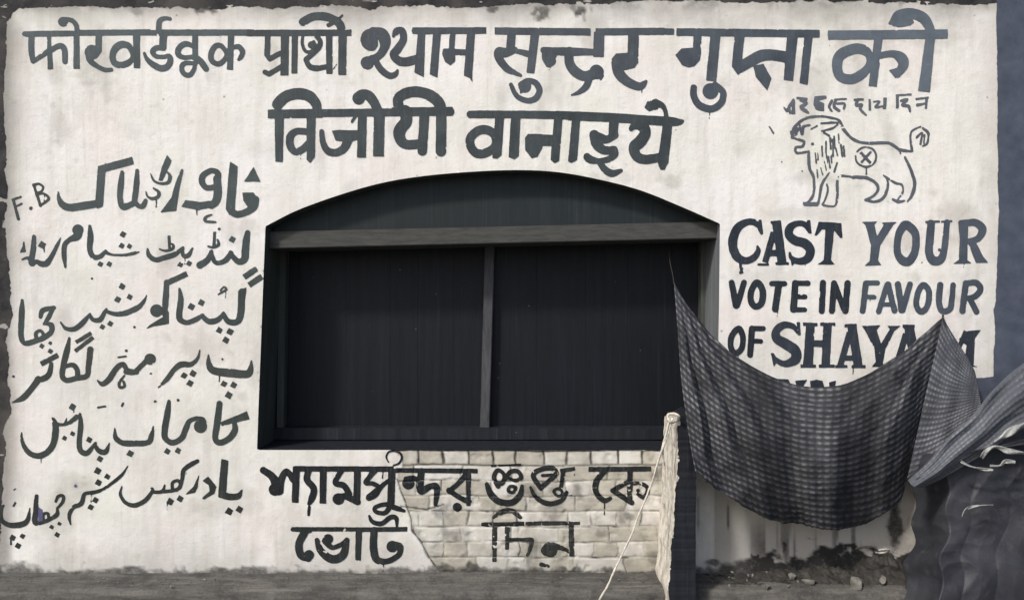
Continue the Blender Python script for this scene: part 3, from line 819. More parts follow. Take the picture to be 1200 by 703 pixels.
word(EN, 'grey rounded capitals ending the second English line', (75, 88, 102), [(1000, 315, 4.85, '''
r 64,82 46,236 34;r 66,78 130,78 28;r 60,156 112,158 26
r 185,88 136,240 32;r 190,86 226,234 34;r 160,200 215,200 26;r 246,86 266,232 36;r 314,86 272,232 34
c 390,90,36 422,130,34 412,210,34 375,240,36 350,200,34 360,130,34
s 485,90,36 478,180,36 495,236,34 540,226,34 552,160,32 558,90,32
r 630,80 610,236 36;s 635,80,32 690,78,36 712,115,36 680,155,34 630,165,28;r 655,170 690,240 34''')])
word(EN, 'short dark word starting the third English line', (38, 47, 58), [(840, 315, 4.847, '''
c 120,336,36 143,385,34 135,450,34 100,475,34 75,440,34 80,380,34;r 195,336 185,484 36;r 196,336 258,336 30;r 198,406 245,408 28''')])
word(EN, 'tall dark name in serif capitals running behind the hanging cloth', (50, 60, 75), [(840, 315, 4.847, '''
s 452,360,15 430,326,30 380,315,40 335,345,46 335,390,52 390,425,60 440,462,60 440,510,56 380,535,38 330,510,26 315,480,10;p 448,300 466,300 472,372 456,378;p 302,475 318,475 340,520 318,552
p 500,315 550,315 541,540 484,540;b 484,311 566,313 20;b 470,548 557,548 18;p 598,315 646,315 636,540 588,540;b 580,311 667,311 20;b 573,548 662,548 18;b 530,420 612,420 38
p 733,315 786,315 822,550 770,550;b 748,360 694,545 36;b 710,502 792,502 30;b 666,550 735,550 16;b 758,550 838,550 18;b 718,320 788,317 18'''), (1000, 315, 4.85, '''
p 40,320 145,317 125,345 150,420 200,340 185,320 262,320 225,350 176,450 160,530 182,552 98,552 120,525 112,450 60,350
p 278,325 336,325 377,550 320,550;b 292,365 236,545 36;b 272,322 340,322 16;b 250,502 340,502 28
p 590,395 640,350 716,343 682,390 674,545 704,552 616,552 634,430;b 470,330 450,545 30;b 475,330 560,520 44;b 560,520 630,350 26''')])
word(EN, 'tops of a fourth English line showing above the cloth edge', (45, 54, 68), [(840, 315, 4.847, '''
p 338,620 402,622 418,658 330,690;p 438,630 508,624 482,668 490,700 455,700;p 522,632 560,624 595,632 610,690 530,690;p 630,640 670,630 660,690 635,690''')])
word(UN, 'topmost Urdu line with thick strokes', (72, 87, 88), [(0, 180, 7.5, '''
s 525,335,12 532,400,40 570,455,62 640,472,66 760,455,66 870,438,62;b 906,120 882,460 68;b 880,142 1180,62 62 66;p 868,430 918,430 905,470 860,485
s 1085,165,30 1075,250,50 1065,380,50 1080,460,46 1110,475,42 1170,440,46 1200,425,42'''), (150, 180, 7.5, '''
s 92,150,32 85,250,48 75,360,48 60,440,42;s -8,455,42 40,450,42 75,430,40 100,458,42 140,460,46 165,410,34
s 210,178,10 235,235,20 290,262,22 360,255,28 380,200,28 352,160,14;p 355,12 393,60 372,110 312,238 278,238 310,120
s 235,305,18 280,340,30 270,380,30 220,395,25 180,375,18 168,335,10
p 480,135 497,143 462,300 432,500 295,516 390,390 430,250
s 790,250,52 800,180,52 745,150,48 672,190,52 660,250,52 700,300,50 780,292,50;s 790,220,66 797,330,72 782,415,70 740,455,60;p 515,408 640,426 720,415 800,420 780,466 620,496 480,466
s 745,535,12 695,555,25 690,592,25 778,600,18;b 612,490 614,540 8
p 905,72 972,112 965,220 945,490 900,540 868,490 890,200;s 910,500,60 960,532,60 1030,520,58 1110,470,62 1132,400,54;p 1015,345 1110,340 1150,400 1120,470 1060,470 1022,415
p 1112,120 1170,246 1026,246''')], rough=0.4)
word(EN, 'two thin leaning initials beside the Urdu lines', (66, 76, 74), [(0, 180, 7.5, '''
l 176,575,26 130,405,26;r 128,405 195,380 20;r 150,466 205,440 18;o 285,480,15
l 310,275,24 370,458,26;s 310,280,24 350,266,22 392,290,22 380,330,22 345,345,20;s 345,355,20 400,352,20 442,390,24 420,420,22 370,456,22''')], rough=0.4)
word(UN, 'second Urdu line ending in a leaning double slash', (66, 81, 82), [(0, 255, 7.5, '''
p 225,195 242,300 188,307;s 312,165,36 305,280,50 285,390,46 300,405,40;s 210,365,18 260,352,30 295,392,44 340,385,38 372,402,50 420,402,54 470,330,40 520,230,28 545,178,10
q 382,238,36;r 400,260 402,300 14 8
o 695,108,48;s 700,120,78 685,165,72 620,195,44 580,240,44 575,330,44 586,432,20
s 800,75,28 806,160,54 800,270,50 830,340,45 890,340,45 940,292,28;s 935,300,34 1000,325,25 1100,325,22 1200,306,22
q 1092,145,30;q 1080,245,30;q 1148,250,25;q 893,405,28;q 972,405,28;q 820,530,10'''), (150, 255, 7.5, '''
s -10,330,20 60,315,22 110,298,10
s 182,275,20 195,330,40 250,368,45 330,350,48 420,320,46 492,262,26;s 490,262,24 492,330,34 540,330,40 575,270,18;s 288,275,16 340,290,22 400,272,28 408,238,22 372,225,16;b 370,155 375,272 26
q 470,410,28;q 545,400,28
s 1060,130,44 1048,200,62 1040,280,66 1030,365,66 980,385,56 930,340,46 910,305,40;s 915,310,44 870,370,50 820,395,40 770,385,40 740,300,36;s 742,295,36 710,370,54 640,416,62
s 715,252,18 760,260,24 806,235,26 795,192,18;b 770,122 765,258 28;q 925,190,32;o 810,100,13
b 1028,522 1142,445 50;b 1072,592 1186,512 52''')], rough=0.4)
word(UN, 'third Urdu line, its last word standing apart', (66, 79, 78), [(0, 320, 7.5, '''
s 208,235,26 205,330,50 200,450,50 202,560,48 240,610,48 320,592,48 400,560,48 462,510,48 460,450,48 408,440,26;s 368,380,34 390,322,44 485,300,36;s 478,305,34 435,390,40 400,442,26;s 340,585,34 328,525,34 370,500,28 402,545,34
q 380,635,25;q 455,607,18
s 545,428,14 590,480,34 660,487,44 730,440,48 802,355,24;s 800,362,30 830,405,36 890,405,44 930,340,34 945,312,20;s 938,328,32 1020,355,40 1120,345,50 1210,302,45
q 1083,115,32;q 1045,228,30;q 1150,205,30;q 910,468,28;q 980,438,28;o 820,45,11'''), (150, 320, 7.5, '''
s -10,343,45 80,312,45 140,258,34 176,190,10
b 335,92 530,2 48;s 350,75,44 342,200,55 336,300,55;o 262,326,56;s 270,310,60 330,335,70 348,400,40;p 372,335 370,440 230,465 160,492 200,450 320,378
s 462,135,22 475,230,50 460,350,55 470,405,52 530,430,42 610,400,46 668,362,24;s 660,370,38 720,420,50 800,405,46 850,345,24;s 848,355,36 890,420,52 970,420,56 1000,340,62 1006,230,64 1012,160,60;p 978,152 1052,118 1038,230 974,230
q 565,290,34;q 655,255,32;q 812,497,32;q 905,510,34;q 868,582,34;s 803,184,16 840,162,22 874,140,22 852,118,18 822,150,18;o 68,470,11''')], rough=0.4)
word(UN, 'fourth Urdu line under a double slash', (66, 75, 70), [(0, 390, 7.5, '''
s 620,40,20 600,150,50 570,280,48 560,375,46 600,410,46 680,392,46 775,370,46 790,280,50 806,140,54;s 590,288,32 650,275,44 692,320,44 690,385,40
b 678,78 815,-5 36;b 672,155 832,33 34
b 373,268 522,188 46;s 462,265,36 442,360,50 380,400,52 335,395,30;s 352,400,60 300,470,52 220,560,52 118,606,8;q 455,155,26;q 455,88,16
s 868,410,12 910,442,44 970,400,50 1030,310,50 1090,270,46 1130,320,42 1210,337,45
s 1104,368,18 1060,430,24 1066,472,24 1106,462,24 1096,420,20
r 1050,209 1118,200 18;o 1120,150,12;r 872,648 938,637 16;p 1070,640 1085,605 1105,605 1088,645;q 650,640,32;q 132,376,14'''), (150, 390, 7.5, '''
s -10,336,42 60,340,45 120,290,45 175,235,46;o 205,225,50;q 210,350,12
s 275,474,10 350,400,40 420,310,45 480,270,54 560,270,45 620,220,28 640,145,8
q 503,368,31;q 580,350,33;q 553,435,33
s 715,185,10 720,270,50 760,325,64 900,345,74 1050,355,68 1085,310,50 1092,238,14
q 850,440,30;q 935,452,32;q 893,540,36;o 838,225,10''')], rough=0.4)
word(UN, 'fifth Urdu line with a deep bowl at its end', (60, 72, 68), [(0, 460, 7.5, '''
s 205,335,8 210,420,32 260,510,45 340,546,50 420,520,55 482,440,56 502,320,56 490,240,38 472,212,10;s 490,260,34 550,272,28 620,257,34 685,205,44;s 588,258,26 598,215,8
s 715,178,22 722,280,45 710,420,45 720,500,46 780,520,46 852,432,24;s 845,445,26 880,500,46 940,510,46 972,435,14
q 648,120,33;q 580,390,25;q 650,352,24;q 795,405,31;q 890,572,31
s 1020,305,10 1030,390,45 1100,435,50 1210,435,52;q 1155,525,33;b 374,560 375,610 7'''), (150, 460, 7.5, '''
s -10,435,52 180,430,50 215,370,45 233,285,8;q 36,525,0.1
s 370,70,34 355,180,55 335,300,56 337,390,52 400,430,50 480,390,50 520,300,50 550,240,40 620,215,34;o 645,288,57;s 600,215,28 660,235,60 660,290,60
q 355,505,29;q 450,500,31;o 248,70,13;o 450,58,13
s 812,90,52 800,200,58 785,300,56 775,400,52 820,430,52 900,390,56 947,320,56 940,255,40;b 825,268 1065,190 34 76''')], rough=0.4)
word(UN, 'sixth and lowest Urdu line sloping down to the border', (50, 58, 55), [(0, 535, 6.394, '''
s 40,355,14 22,385,28 25,460,32 80,500,40 160,500,44 215,470,38 236,375,8;q 108,595,26;q 180,583,21;q 148,655,25;b 110,365 130,330 14;b 95,605 95,650 12
s 285,285,30 280,390,38 275,480,40 330,480,30 400,450,32 440,420,32 440,380,20;s 335,465,24 335,420,24 370,415,22 377,455,24;s 430,325,20 450,285,26 486,285,24 480,330,24 438,378,18
q 398,515,19;q 455,493,19;q 440,573,21
s 540,495,12 530,430,27 560,370,32 620,340,34 645,270,28 700,260,28 780,235,25 860,180,25 920,130,22 968,60,5
q 742,98,29;q 815,140,25;q 748,185,27;q 725,315,25;q 690,368,25;r 115,240 130,230 9'''), (130, 520, 6.389, '''
s 92,308,8 80,370,24 120,430,30 190,450,34 270,410,36 322,335,24 312,322,16;s 318,350,26 390,347,28 412,298,12;s 400,347,26 470,340,28 520,320,28 542,250,30 552,190,32 600,150,34 655,120,30;s 470,335,26 468,282,24 510,265,24 532,290,26
p 667,222 657,320 636,356 563,371 625,310
p 735,233 797,310 782,362 702,407 690,395 747,345 740,300 693,268
p 833,103 886,116 870,350 830,398 808,388;s 840,370,54 900,386,50 960,380,44 986,338,14
q 452,422,31;q 525,400,27;q 892,495,31;q 968,480,29;b 430,430 430,485 8 4''')], rough=0.4)
word('paint_smudge', 'small smear of violet blue paint on the lowest Urdu line', (92, 92, 150), [(0, 535, 6.394, '''
p 300,365 330,385 332,470 300,478''')], rough=0.7, drips=0)
word('paint_smudge', 'violet blue dot of paint above the lowest Urdu line', (92, 92, 150), [(0, 535, 6.394, '''
q 578,208,15''')], rough=0.5, drips=0)
word(BN, 'first black Bengali word under the window', (28, 36, 40), [(300, 520, 4.6875, '''
s 45,138,38 90,170,42 118,212,56;o 108,244,34;s 130,250,52 142,190,40 172,145,34 210,190,38;b 226,118 218,316 40 38
b 212,130 740,132 30;s 292,140,36 284,190,36 320,238,36 312,290,38 294,322,20;r 296,338 292,382 16;b 373,130 370,320 38 36
s 480,130,30 438,205,30 485,222,34 515,268,32;o 456,296,32;s 456,300,42 490,280,36 560,312,36;b 560,130 556,322 38
s 652,140,36 628,172,28 606,206,28 645,212,26 676,232,26 650,258,26 622,284,32;s 622,290,34 660,272,30 692,226,26 740,188,24'''), (420, 520, 4.6875, '''
b -5,132 195,130 26;b 205,139 655,144 26
b 186,130 180,325 40;s 186,315,30 150,370,26 100,366,24 94,342,24 150,325,26 200,342,30 252,360,20;s 62,388,12 80,420,25 130,430,26 180,395,27 210,402,24 213,448,14
o 275,210,34;s 262,185,26 305,183,28 332,200,22;s 347,145,38 342,250,40 395,228,36 432,235,36 424,325,24
s 168,95,8 155,66,10 170,38,11 205,34,10 232,48,12 240,72,12 225,100,10 195,112,8;s 605,150,36 550,210,28 500,252,28;s 500,250,34 550,285,28 606,312,34;b 606,150 604,335 28 22;o 543,342,25''')])
word(BN, 'first dark word of the lowest Bengali line', (40, 47, 48), [(300, 520, 4.6875, '''
b 200,460 740,462 24;r 205,462 300,470 22;s 275,472,42 240,540,42 250,600,44 290,620,40;o 294,602,28
s 338,520,26 360,580,40 420,624,46 480,602,46 502,520,30;o 398,515,28;s 385,525,40 420,560,28 470,545,26 500,520,26
b 568,465 562,632 35 32;b 648,465 650,605 38'''), (420, 520, 4.6875, '''
b -10,464 270,460 26;s 88,468,40 85,560,42 102,625,40 160,636,32 222,602,32 232,555,32 210,535,16;o 188,555,32''')], holes=0.05)
word(BN, 'second Bengali word painted over bare bricks', (36, 41, 41), [(540, 520, 4.6875, '''
b 165,116 330,108 12;s 205,215,28 232,205,26 236,160,22 202,140,24 182,180,24 205,228,26;s 245,190,22 270,150,26 312,145,24 332,180,24 300,196,22 270,186,20;c 260,250,19 285,264,19 302,236,19 272,228,19
s 143,215,22 165,270,36 210,310,36 280,315,36 325,275,34 336,225,18
s 440,238,26 412,200,28 398,165,28 430,138,28 500,128,28 522,160,28 480,200,26 440,235,26;s 448,168,18 500,165,18;b 545,142 627,130 22;b 562,140 550,235 24
c 510,255,17 530,240,17 552,250,17 555,272,17 530,280,17;s 382,232,14 415,290,26 480,322,28 550,306,26 580,262,22;l 560,280,6 610,278,4''')], holes=0.09)
word(BN, 'short black Bengali word beside the rope', (34, 40, 42), [(640, 520, 3.844, '''
b 190,110 472,108 22;s 266,112,26 225,165,27 225,215,26 260,250,24 288,240,16;b 376,108 376,262 24;l 372,165,20 298,205,22 385,260,24;s 380,172,17 430,175,18 457,200,20 440,236,20 412,222,16;o 412,205,9;b 262,255 261,315 7 4''')], holes=0.07)
word(BN, 'worn Bengali word fading on the bare bricks', (46, 48, 46), [(540, 520, 4.6875, '''
s 180,398,16 220,370,30 280,362,30 328,398,20;b 112,438 348,433 26;b 355,432 655,430 18;b 400,430 600,430 24;b 186,440 185,642 30 22;b 256,450 254,575 27 24
s 270,522,28 340,520,20 388,520,24 380,570,22 365,605,16;o 490,573,42;s 470,580,60 530,560,34 602,590,16;b 605,440 609,612 29 30;s 440,655,22 480,665,16''')], rough=0.7, holes=0.16)
# ------------------------------------------------------------------ the arched window, set deep in the wall
DEEP = 0.34
ob = [Vector(((x - 600) * S, 0, ZC + (351 - y) * S)) for x, y in OPEN]
nO = len(ob)
bm = bmesh.new()
steps = [-0.012, 0.0, 0.06, 0.14, 0.23, DEEP + 0.05]
rings = []
for d in steps:
    rings.append([bm.verts.new((p.x, d if d >= 0 else -float(H(np.array([OPEN[i][0]], float), np.array([OPEN[i][1]], float))[0]) + 0.0004, p.z)) for i, p in enumerate(ob)])
for a, b in zip(rings[:-1], rings[1:]):
    for i in range(nO):
        j = (i + 1) % nO
        bm.faces.new((a[i], a[j], b[j], b[i]))
me = finish(bm, 'window_reveal')
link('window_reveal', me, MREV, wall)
me.materials.append(MTAR); me.materials.append(MREV_LIT)
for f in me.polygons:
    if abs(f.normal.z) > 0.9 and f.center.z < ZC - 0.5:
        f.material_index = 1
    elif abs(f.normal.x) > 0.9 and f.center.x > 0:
        f.material_index = 2  # right reveal faces the sun; that light is put into its colour

def slab(name, outline, y0, y1, mat, parent, bevel=0.003):
    bm = bmesh.new()
    f = bm.faces.new([bm.verts.new((p[0], y0, p[1])) for p in outline])
    r = bmesh.ops.extrude_face_region(bm, geom=[f])
    for v in r['geom']:
        if isinstance(v, bmesh.types.BMVert):
            v.co.y = y1
    if bevel:
        bmesh.ops.bevel(bm, geom=bm.edges[:], offset=bevel, segments=2, affect='EDGES')
    bmesh.ops.triangulate(bm, faces=[f for f in bm.faces if len(f.verts) > 4])
    return link(name, finish(bm, name), mat, parent)

def at(px, py, d):          # wall-parallel coordinates (x, z) of what shows at a pixel, d behind the wall face
    v = P(px, py, -d)
    return (v.x, v.z)

def bar(name, a, b, w, y0, y1, mat, parent, vertical=False):
    (ax, az), (bx, bz) = at(*a, y0), at(*b, y0)
    h = w * S / 2
    if vertical:
        pts = [(ax - h, az), (ax + h, az), (bx + h, bz), (bx - h, bz)]
    else:
        pts = [(ax, az + h), (bx, bz + h), (bx, bz - h), (ax, az - h)]
    return slab(name, pts, y0, y1, mat, parent, 0.004)

win = bar('window', (310, 508), (840, 508), 15, 0.24, 0.33, MTAR, wall)       # bottom rail of the frame carries the rest
bar('lintel', (315, 281), (841, 269), 20, 0.045, 0.33, MWOOD, win)
bar('mullion', (574, 286), (568, 502), 12, 0.265, 0.325, MMULL, win, True)
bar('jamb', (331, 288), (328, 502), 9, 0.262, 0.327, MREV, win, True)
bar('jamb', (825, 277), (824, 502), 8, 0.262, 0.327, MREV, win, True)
# tympanum board above the lintel
ty = [((x - 600) * S + (0.01 if x < 320 else -0.01 if x > 838 else 0), ZC + (351 - y) * S + 0.004) for x, y in OPEN[3:-3]]
lo = [at(841, 269, 0.07), at(315, 281, 0.07)]
slab('tympanum_board', ty + [(ty[-1][0], lo[0][1]), (ty[0][0], lo[1][1])], 0.085, 0.108, MTYMP, win, 0)
# two closed plank shutters
def shutter(pxa, pxb, seed):
    rr = random.Random(seed)
    (ax, zt), (bx, zb) = at(pxa, 270, 0.31), at(pxb, 512, 0.31)
    bm = bmesh.new()
    cut = [0]
    while cut[-1] < 0.93:
        cut.append(cut[-1] + rr.uniform(0.09, 0.24))
    cut = [c_ / cut[-1] for c_ in cut]
    for i in range(len(cut) - 1):
        x0 = ax + (bx - ax) * cut[i]; x1 = ax + (bx - ax) * cut[i + 1]
        dy = rr.uniform(0, 0.0012)
        box_bm(bm, (x0 + 0.0001, 0.318 + dy, zb), (x1 - 0.0001, 0.345, zt))
    bmesh.ops.bevel(bm, geom=bm.edges[:], offset=0.0006, segments=1, affect='EDGES')
    return link('shutter', finish(bm, 'shutter'), MSHUT, win)
s1 = shutter(322, 571, 1)
s2 = shutter(571.5, 838, 2)
# unseen board added behind everything to stop light leaking in
bm = bmesh.new(); box_bm(bm, (-1.6, 0.36, ZC - 1.0), (1.4, 0.40, ZC + 0.9))
link('light_stop_board', finish(bm, 'light_stop_board'), MSHUT, win)

# ------------------------------------------------------------------ ground
def sheet(name, x0, x1, y0, y1, z, mat, kind='structure', n=(2, 2), amp=0.0):
    xs = np.linspace(x0, x1, n[0]); ys = np.linspace(y0, y1, n[1])
    XX, YY = np.meshgrid(xs, ys)
    ZZ = z + amp * fbm(XX * 100, YY * 100, 18, 71, 4)
    me = grid_mesh(name, np.stack([XX, YY, ZZ], -1)[::-1] if False else np.stack([XX, YY, ZZ], -1))
    o = link(name, me, mat)
    tag(o, kind=kind)
    return o
sheet('street', -90, 90, -140, 60, -0.075, MROAD)
# cement ledge along the foot of the wall
nX = 700
xs = np.linspace(-4.4, 4.4, nX)
prof = [(0.03, 0.012), (-0.02, 0.010), (-0.06, 0.003), (-0.12, 0.0), (-0.17, -0.004), (-0.195, -0.014), (-0.205, -0.04), (-0.21, -0.09)]
pts = np.zeros((len(prof), nX, 3))
for i, (y, z) in enumerate(prof):
    pts[i, :, 0] = xs
    pts[i, :, 1] = y + 0.006 * fbm(xs * 100, xs * 0 + i * 9, 22, 81, 4)
    pts[i, :, 2] = z + 0.008 * fbm(xs * 100, xs * 0 + i * 14, 14, 83, 4)
o = link('pavement_ledge', grid_mesh('pavement_ledge', pts), MCEM)
tag(o, kind='structure')

# grit and crumbs of lime lying on the ledge
rs = random.Random(21)
bm = bmesh.new()
for k in range(520):
    x = rs.uniform(-2.75, 2.3); y = -rs.uniform(0.02, 0.30) ** 1.0
    z = 0.004 if y > -0.18 else -0.073
    if y < -0.18:
        continue
    s_ = rs.uniform(0.0015, 0.005) * (2.0 if rs.random() < 0.06 else 1)
    res = bmesh.ops.create_icosphere(bm, subdivisions=1, radius=s_)
    for v in res['verts']:
        v.co = Vector((v.co.x * rs.uniform(0.7, 1.5) + x, v.co.y * rs.uniform(0.7, 1.4) + y, v.co.z * 0.7 + z))
o = link('gravel', finish(bm, 'gravel'), MSTONE)
tag(o, kind='stuff')

# ------------------------------------------------------------------ whitewashed pier with a tarred front
pier = empty('pier', P(790, 690, 0.15), 'low rough whitewashed pier with a black front beside the window', 'pier')
def pier_grid(name, fn, nu, nv, mat):
    us, vs_ = np.meshgrid(np.linspace(0, 1, nu), np.linspace(0, 1, nv))
    link(name, grid_mesh(name, fn(us, vs_)), mat, pier)
PF = 0.30   # how far the pier stands out from the wall
Zb = -0.08
def px_x(px, d):
    return (px - 600) * S * (D - d) / D
zt = P(790, 487, PF).z
xl_b, xl_t = px_x(783, PF), px_x(796, PF)      # left front edge, foot and top
xr_b, xr_t = px_x(815, PF), px_x(816, PF)
def left_face(u, v):        # u: wall -> front, v: foot -> top
    z = Zb + (zt - Zb) * v - 0.05 * (1 - u) ** 2 * v
    x = xl_b + (xl_t - xl_b) * v - 0.004 * (1 - u) + 0.012 * fbm(u * 60 + 5, v * 260, 26, 91, 5)
    rag = (0.008 * fbm(u * 0 + 3, v * 300, 24, 95, 4) + 0.006 * fbm(u * 0 + 3, v * 300, 5, 96, 2)) * u
    return np.stack([x + rag * 0.5, 0.02 - (PF + 0.02) * u - rag * 0.4, z], -1)
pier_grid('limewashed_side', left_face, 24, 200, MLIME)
def front_face(u, v):
    a = left_face(np.ones_like(u), v)
    xr = xr_b + (xr_t - xr_b) * v + 0.004 * fbm(u * 0 + 8, v * 200, 20, 97, 3)
    # the lime coat laps round the corner a little
    x = a[..., 0] * (1 - u) + xr * u
    y = a[..., 1] - 0.004 * fbm(u * 40, v * 200, 12, 99, 3) * u
    z = a[..., 2] + 0.0 * u
    return np.stack([x, y, z], -1)
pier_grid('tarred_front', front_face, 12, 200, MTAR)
def right_face(u, v):
    a = front_face(np.ones_like(u), v)
    return np.stack([a[..., 0], a[..., 1] * (1 - u) + 0.02 * u, a[..., 2]], -1)
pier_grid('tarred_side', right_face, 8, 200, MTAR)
def top_face(u, v):
    a = left_face(v, np.ones_like(u)); b = right_face(1 - v, np.ones_like(u))
    q = a * (1 - u[..., None]) + b * u[..., None]
    q[..., 2] += 0.012 * np.sin(np.pi * u) * np.sin(np.pi * v)
    return q
pier_grid('pier_cap', top_face, 10, 10, MTAR)
# flakes of lime clinging to the arris
rr = random.Random(5)
for k in range(7):
    v = rr.random() ** 0.8
    p = left_face(np.array([[1.0]]), np.array([[v]]))[0, 0]
    r = rr.uniform(0.004, 0.011)
    bm = bmesh.new()
    res = bmesh.ops.create_icosphere(bm, subdivisions=2, radius=r)
    st = rr.uniform(0.8, 1.9)
    for vv in res['verts']:
        vv.co = Vector((vv.co.x * 0.8, vv.co.y * 0.45, vv.co.z * st)) + Vector((p[0] + 0.002, p[1] - 0.001, p[2])) + Vector([rr.uniform(-.2, .2) * r for _ in range(3)])
    link('lime_flake', finish(bm, 'lime_flake'), MLIME, pier)

# rope from the pier's head down to the street
rope = empty('rope', P(705, 690, 0.34), 'thin pale rope slanting from the pier head to the street', 'rope')
a, b = P(788, 489, 0.325), P(702, 704, 0.42)
pts = []
for t in np.linspace(0, 1, 40):
    p = a.lerp(b, t)
    p.z -= 0.035 * math.sin(math.pi * t) - 0.002 * math.sin(t * 40)
    p.x += 0.012 * math.sin(math.pi * t) + 0.002 * math.sin(t * 23)
    pts.append(p)
link('strand', tube('strand', pts, 0.0048, 8, jitter=0.25, seed=2), MROPE, rope)
# its knot on the pier head, with a loose end
kp = P(789, 489, 0.325)
ring = [kp + Vector((0.026 * math.cos(t), -0.014 * math.sin(t * 2), 0.020 * math.sin(t))) for t in np.linspace(0, 4.2 * math.pi, 60)]
link('knot', tube('knot', ring, 0.006, 8, jitter=0.3, seed=3), MROPE, rope)
tail = [Vector(v) for v in catmull([tuple(P(784, 492, 0.33)), tuple(P(780, 510, 0.335)), tuple(P(776, 525, 0.33)), tuple(P(779, 545, 0.335))], step=0.01)]
link('loose_end', tube('loose_end', tail, np.linspace(0.006, 0.0035, len(tail)), 8, jitter=0.3, seed=4), MROPE, rope)

# ------------------------------------------------------------------ hanging checked cloth
def curve_at(pts, t):
    p = catmull(np.array(pts, float), step=0.5 if len(pts[0]) == 2 else 2)
    s = np.concatenate([[0], np.cumsum(np.hypot(*np.diff(p[:, :2], axis=0).T))]); s /= s[-1]
    return np.stack([np.interp(t, s, p[:, k]) for k in range(p.shape[1])], -1)

def coons(T, B, L, R, nu, nv):
    u = np.linspace(0, 1, nu); v = np.linspace(0, 1, nv)
    t, b, l, r = curve_at(T, u), curve_at(B, u), curve_at(L, v), curve_at(R, v)
    U, W = np.meshgrid(u, v)
    U3, W3 = U[..., None], W[..., None]
    q = (1 - W3) * t[None] + W3 * b[None] + (1 - U3) * l[:, None] + U3 * r[:, None]
    q -= (1 - U3) * (1 - W3) * t[0] + U3 * (1 - W3) * t[-1] + (1 - U3) * W3 * b[0] + U3 * W3 * b[-1]
    return q, U, W

def to_world(q):
    k = (D - q[..., 2]) / D
    return np.stack([(q[..., 0] - 600) * S * k, -q[..., 2], ZC + (351 - q[..., 1]) * S * k], -1)

def cloth_obj(name, q, mat, parent, uvs, thick=0.003):
    w3 = to_world(q)
    me = grid_mesh(name, w3, uvs)
    o = link(name, me, mat, parent)
    m = o.modifiers.new('thickness', 'SOLIDIFY'); m.thickness = thick; m.offset = 0
    return o

cloth = empty('hanging_cloth', P(1105, 372, 0.05), 'dark checked cloth sagging across the English slogan', 'cloth')
T = [(790, 331), (812, 366), (842, 400), (880, 427), (920, 445), (960, 452), (1000, 445), (1050, 416), (1080, 392), (1105, 371)]
B = [(815, 551), (845, 574), (885, 597), (925, 611), (965, 617), (1005, 612), (1038, 598), (1056, 580), (1063, 560)]
L = [(790, 331), (794, 385), (798, 440), (803, 480), (809, 520), (815, 551)]
R = [(1105, 371), (1096, 412), (1085, 460), (1073, 515), (1063, 560)]
z0 = lambda pts: [(x, y) for x, y in pts]
q, U, W = coons(T, B, L, R, 260, 160)
prof_w = np.sin(np.pi * np.clip(0.10 + 0.80 * W, 0, 1)) * (1 - 0.25 * W)
d = 0.05 + 0.30 * np.sin(np.pi * np.clip(U * 0.95 + 0.02, 0, 1)) ** 0.7 * prof_w + 0.31 * (1 - U) ** 3 * W ** 0.8 + 0.05 * W
ang = np.degrees(np.arctan2(q[..., 1] - 329, q[..., 0] - 789 + 1e-6)); rad = np.hypot(q[..., 0] - 789, q[..., 1] - 329)
ridge = lambda t: np.where((t % 1.0) < 0.3, (t % 1.0) / 0.3, 1 - ((t % 1.0) - 0.3) / 0.7) * 2 - 1
fold = 0.034 * ridge(ang / 9.5 + 0.3 * fbm(rad, ang * 0, 60, 131, 2)) * sstep(5, 110, rad) * sstep(330, 120, rad) * np.minimum(1, U * 9 + 0.15)
fold += (0.030 * np.sin(2 * np.pi * (U * 3.9 + 0.12 * W) - 0.9) + 0.010 * np.sin(2 * np.pi * (U * 10.3 - 0.2 * W))) * sstep(0.18, 0.45, U) * sstep(1.0, 0.85, U) * (0.35 + 0.65 * W)
ang2 = np.degrees(np.arctan2(q[..., 1] - 369, 1107 - q[..., 0])); rad2 = np.hypot(q[..., 0] - 1106, q[..., 1] - 369)
fold += 0.018 * ridge(ang2 / 15 + 0.3 * fbm(rad2, ang2 * 0, 60, 133, 2)) * sstep(5, 90, rad2) * sstep(230, 90, rad2) * np.minimum(1, (1 - U) * 9 + 0.1)
fold += 0.016 * fbm(U * 100, W * 80, 22, 101, 4) + 0.005 * (1 - 3 * np.abs(fbm(U * 110 + W * 40, W * 70, 13, 109, 3)))
d = d + fold
q = np.concatenate([q, d[..., None]], -1)
q[..., 1] += (7.0 * fbm(U * 100, U * 0, 16, 103, 3) + 4 * np.abs(fbm(U * 300, U * 0, 6, 105, 2))) * sstep(0.75, 1.0, W) * np.minimum(1, np.minimum(U, 1 - U) * 12)
q[..., 1] += 5.0 * fbm(U * 100, U * 0 + 40, 18, 107, 3) * sstep(0.2, 0.0, W) * np.minimum(1, np.minimum(U, 1 - U) * 9)
cloth_obj('sagging_panel', q, MCLOTH, cloth, np.stack([U, W * 0.86 + 0.08 * np.sin(np.pi * U)], -1))
d_edge = d[:, -1]
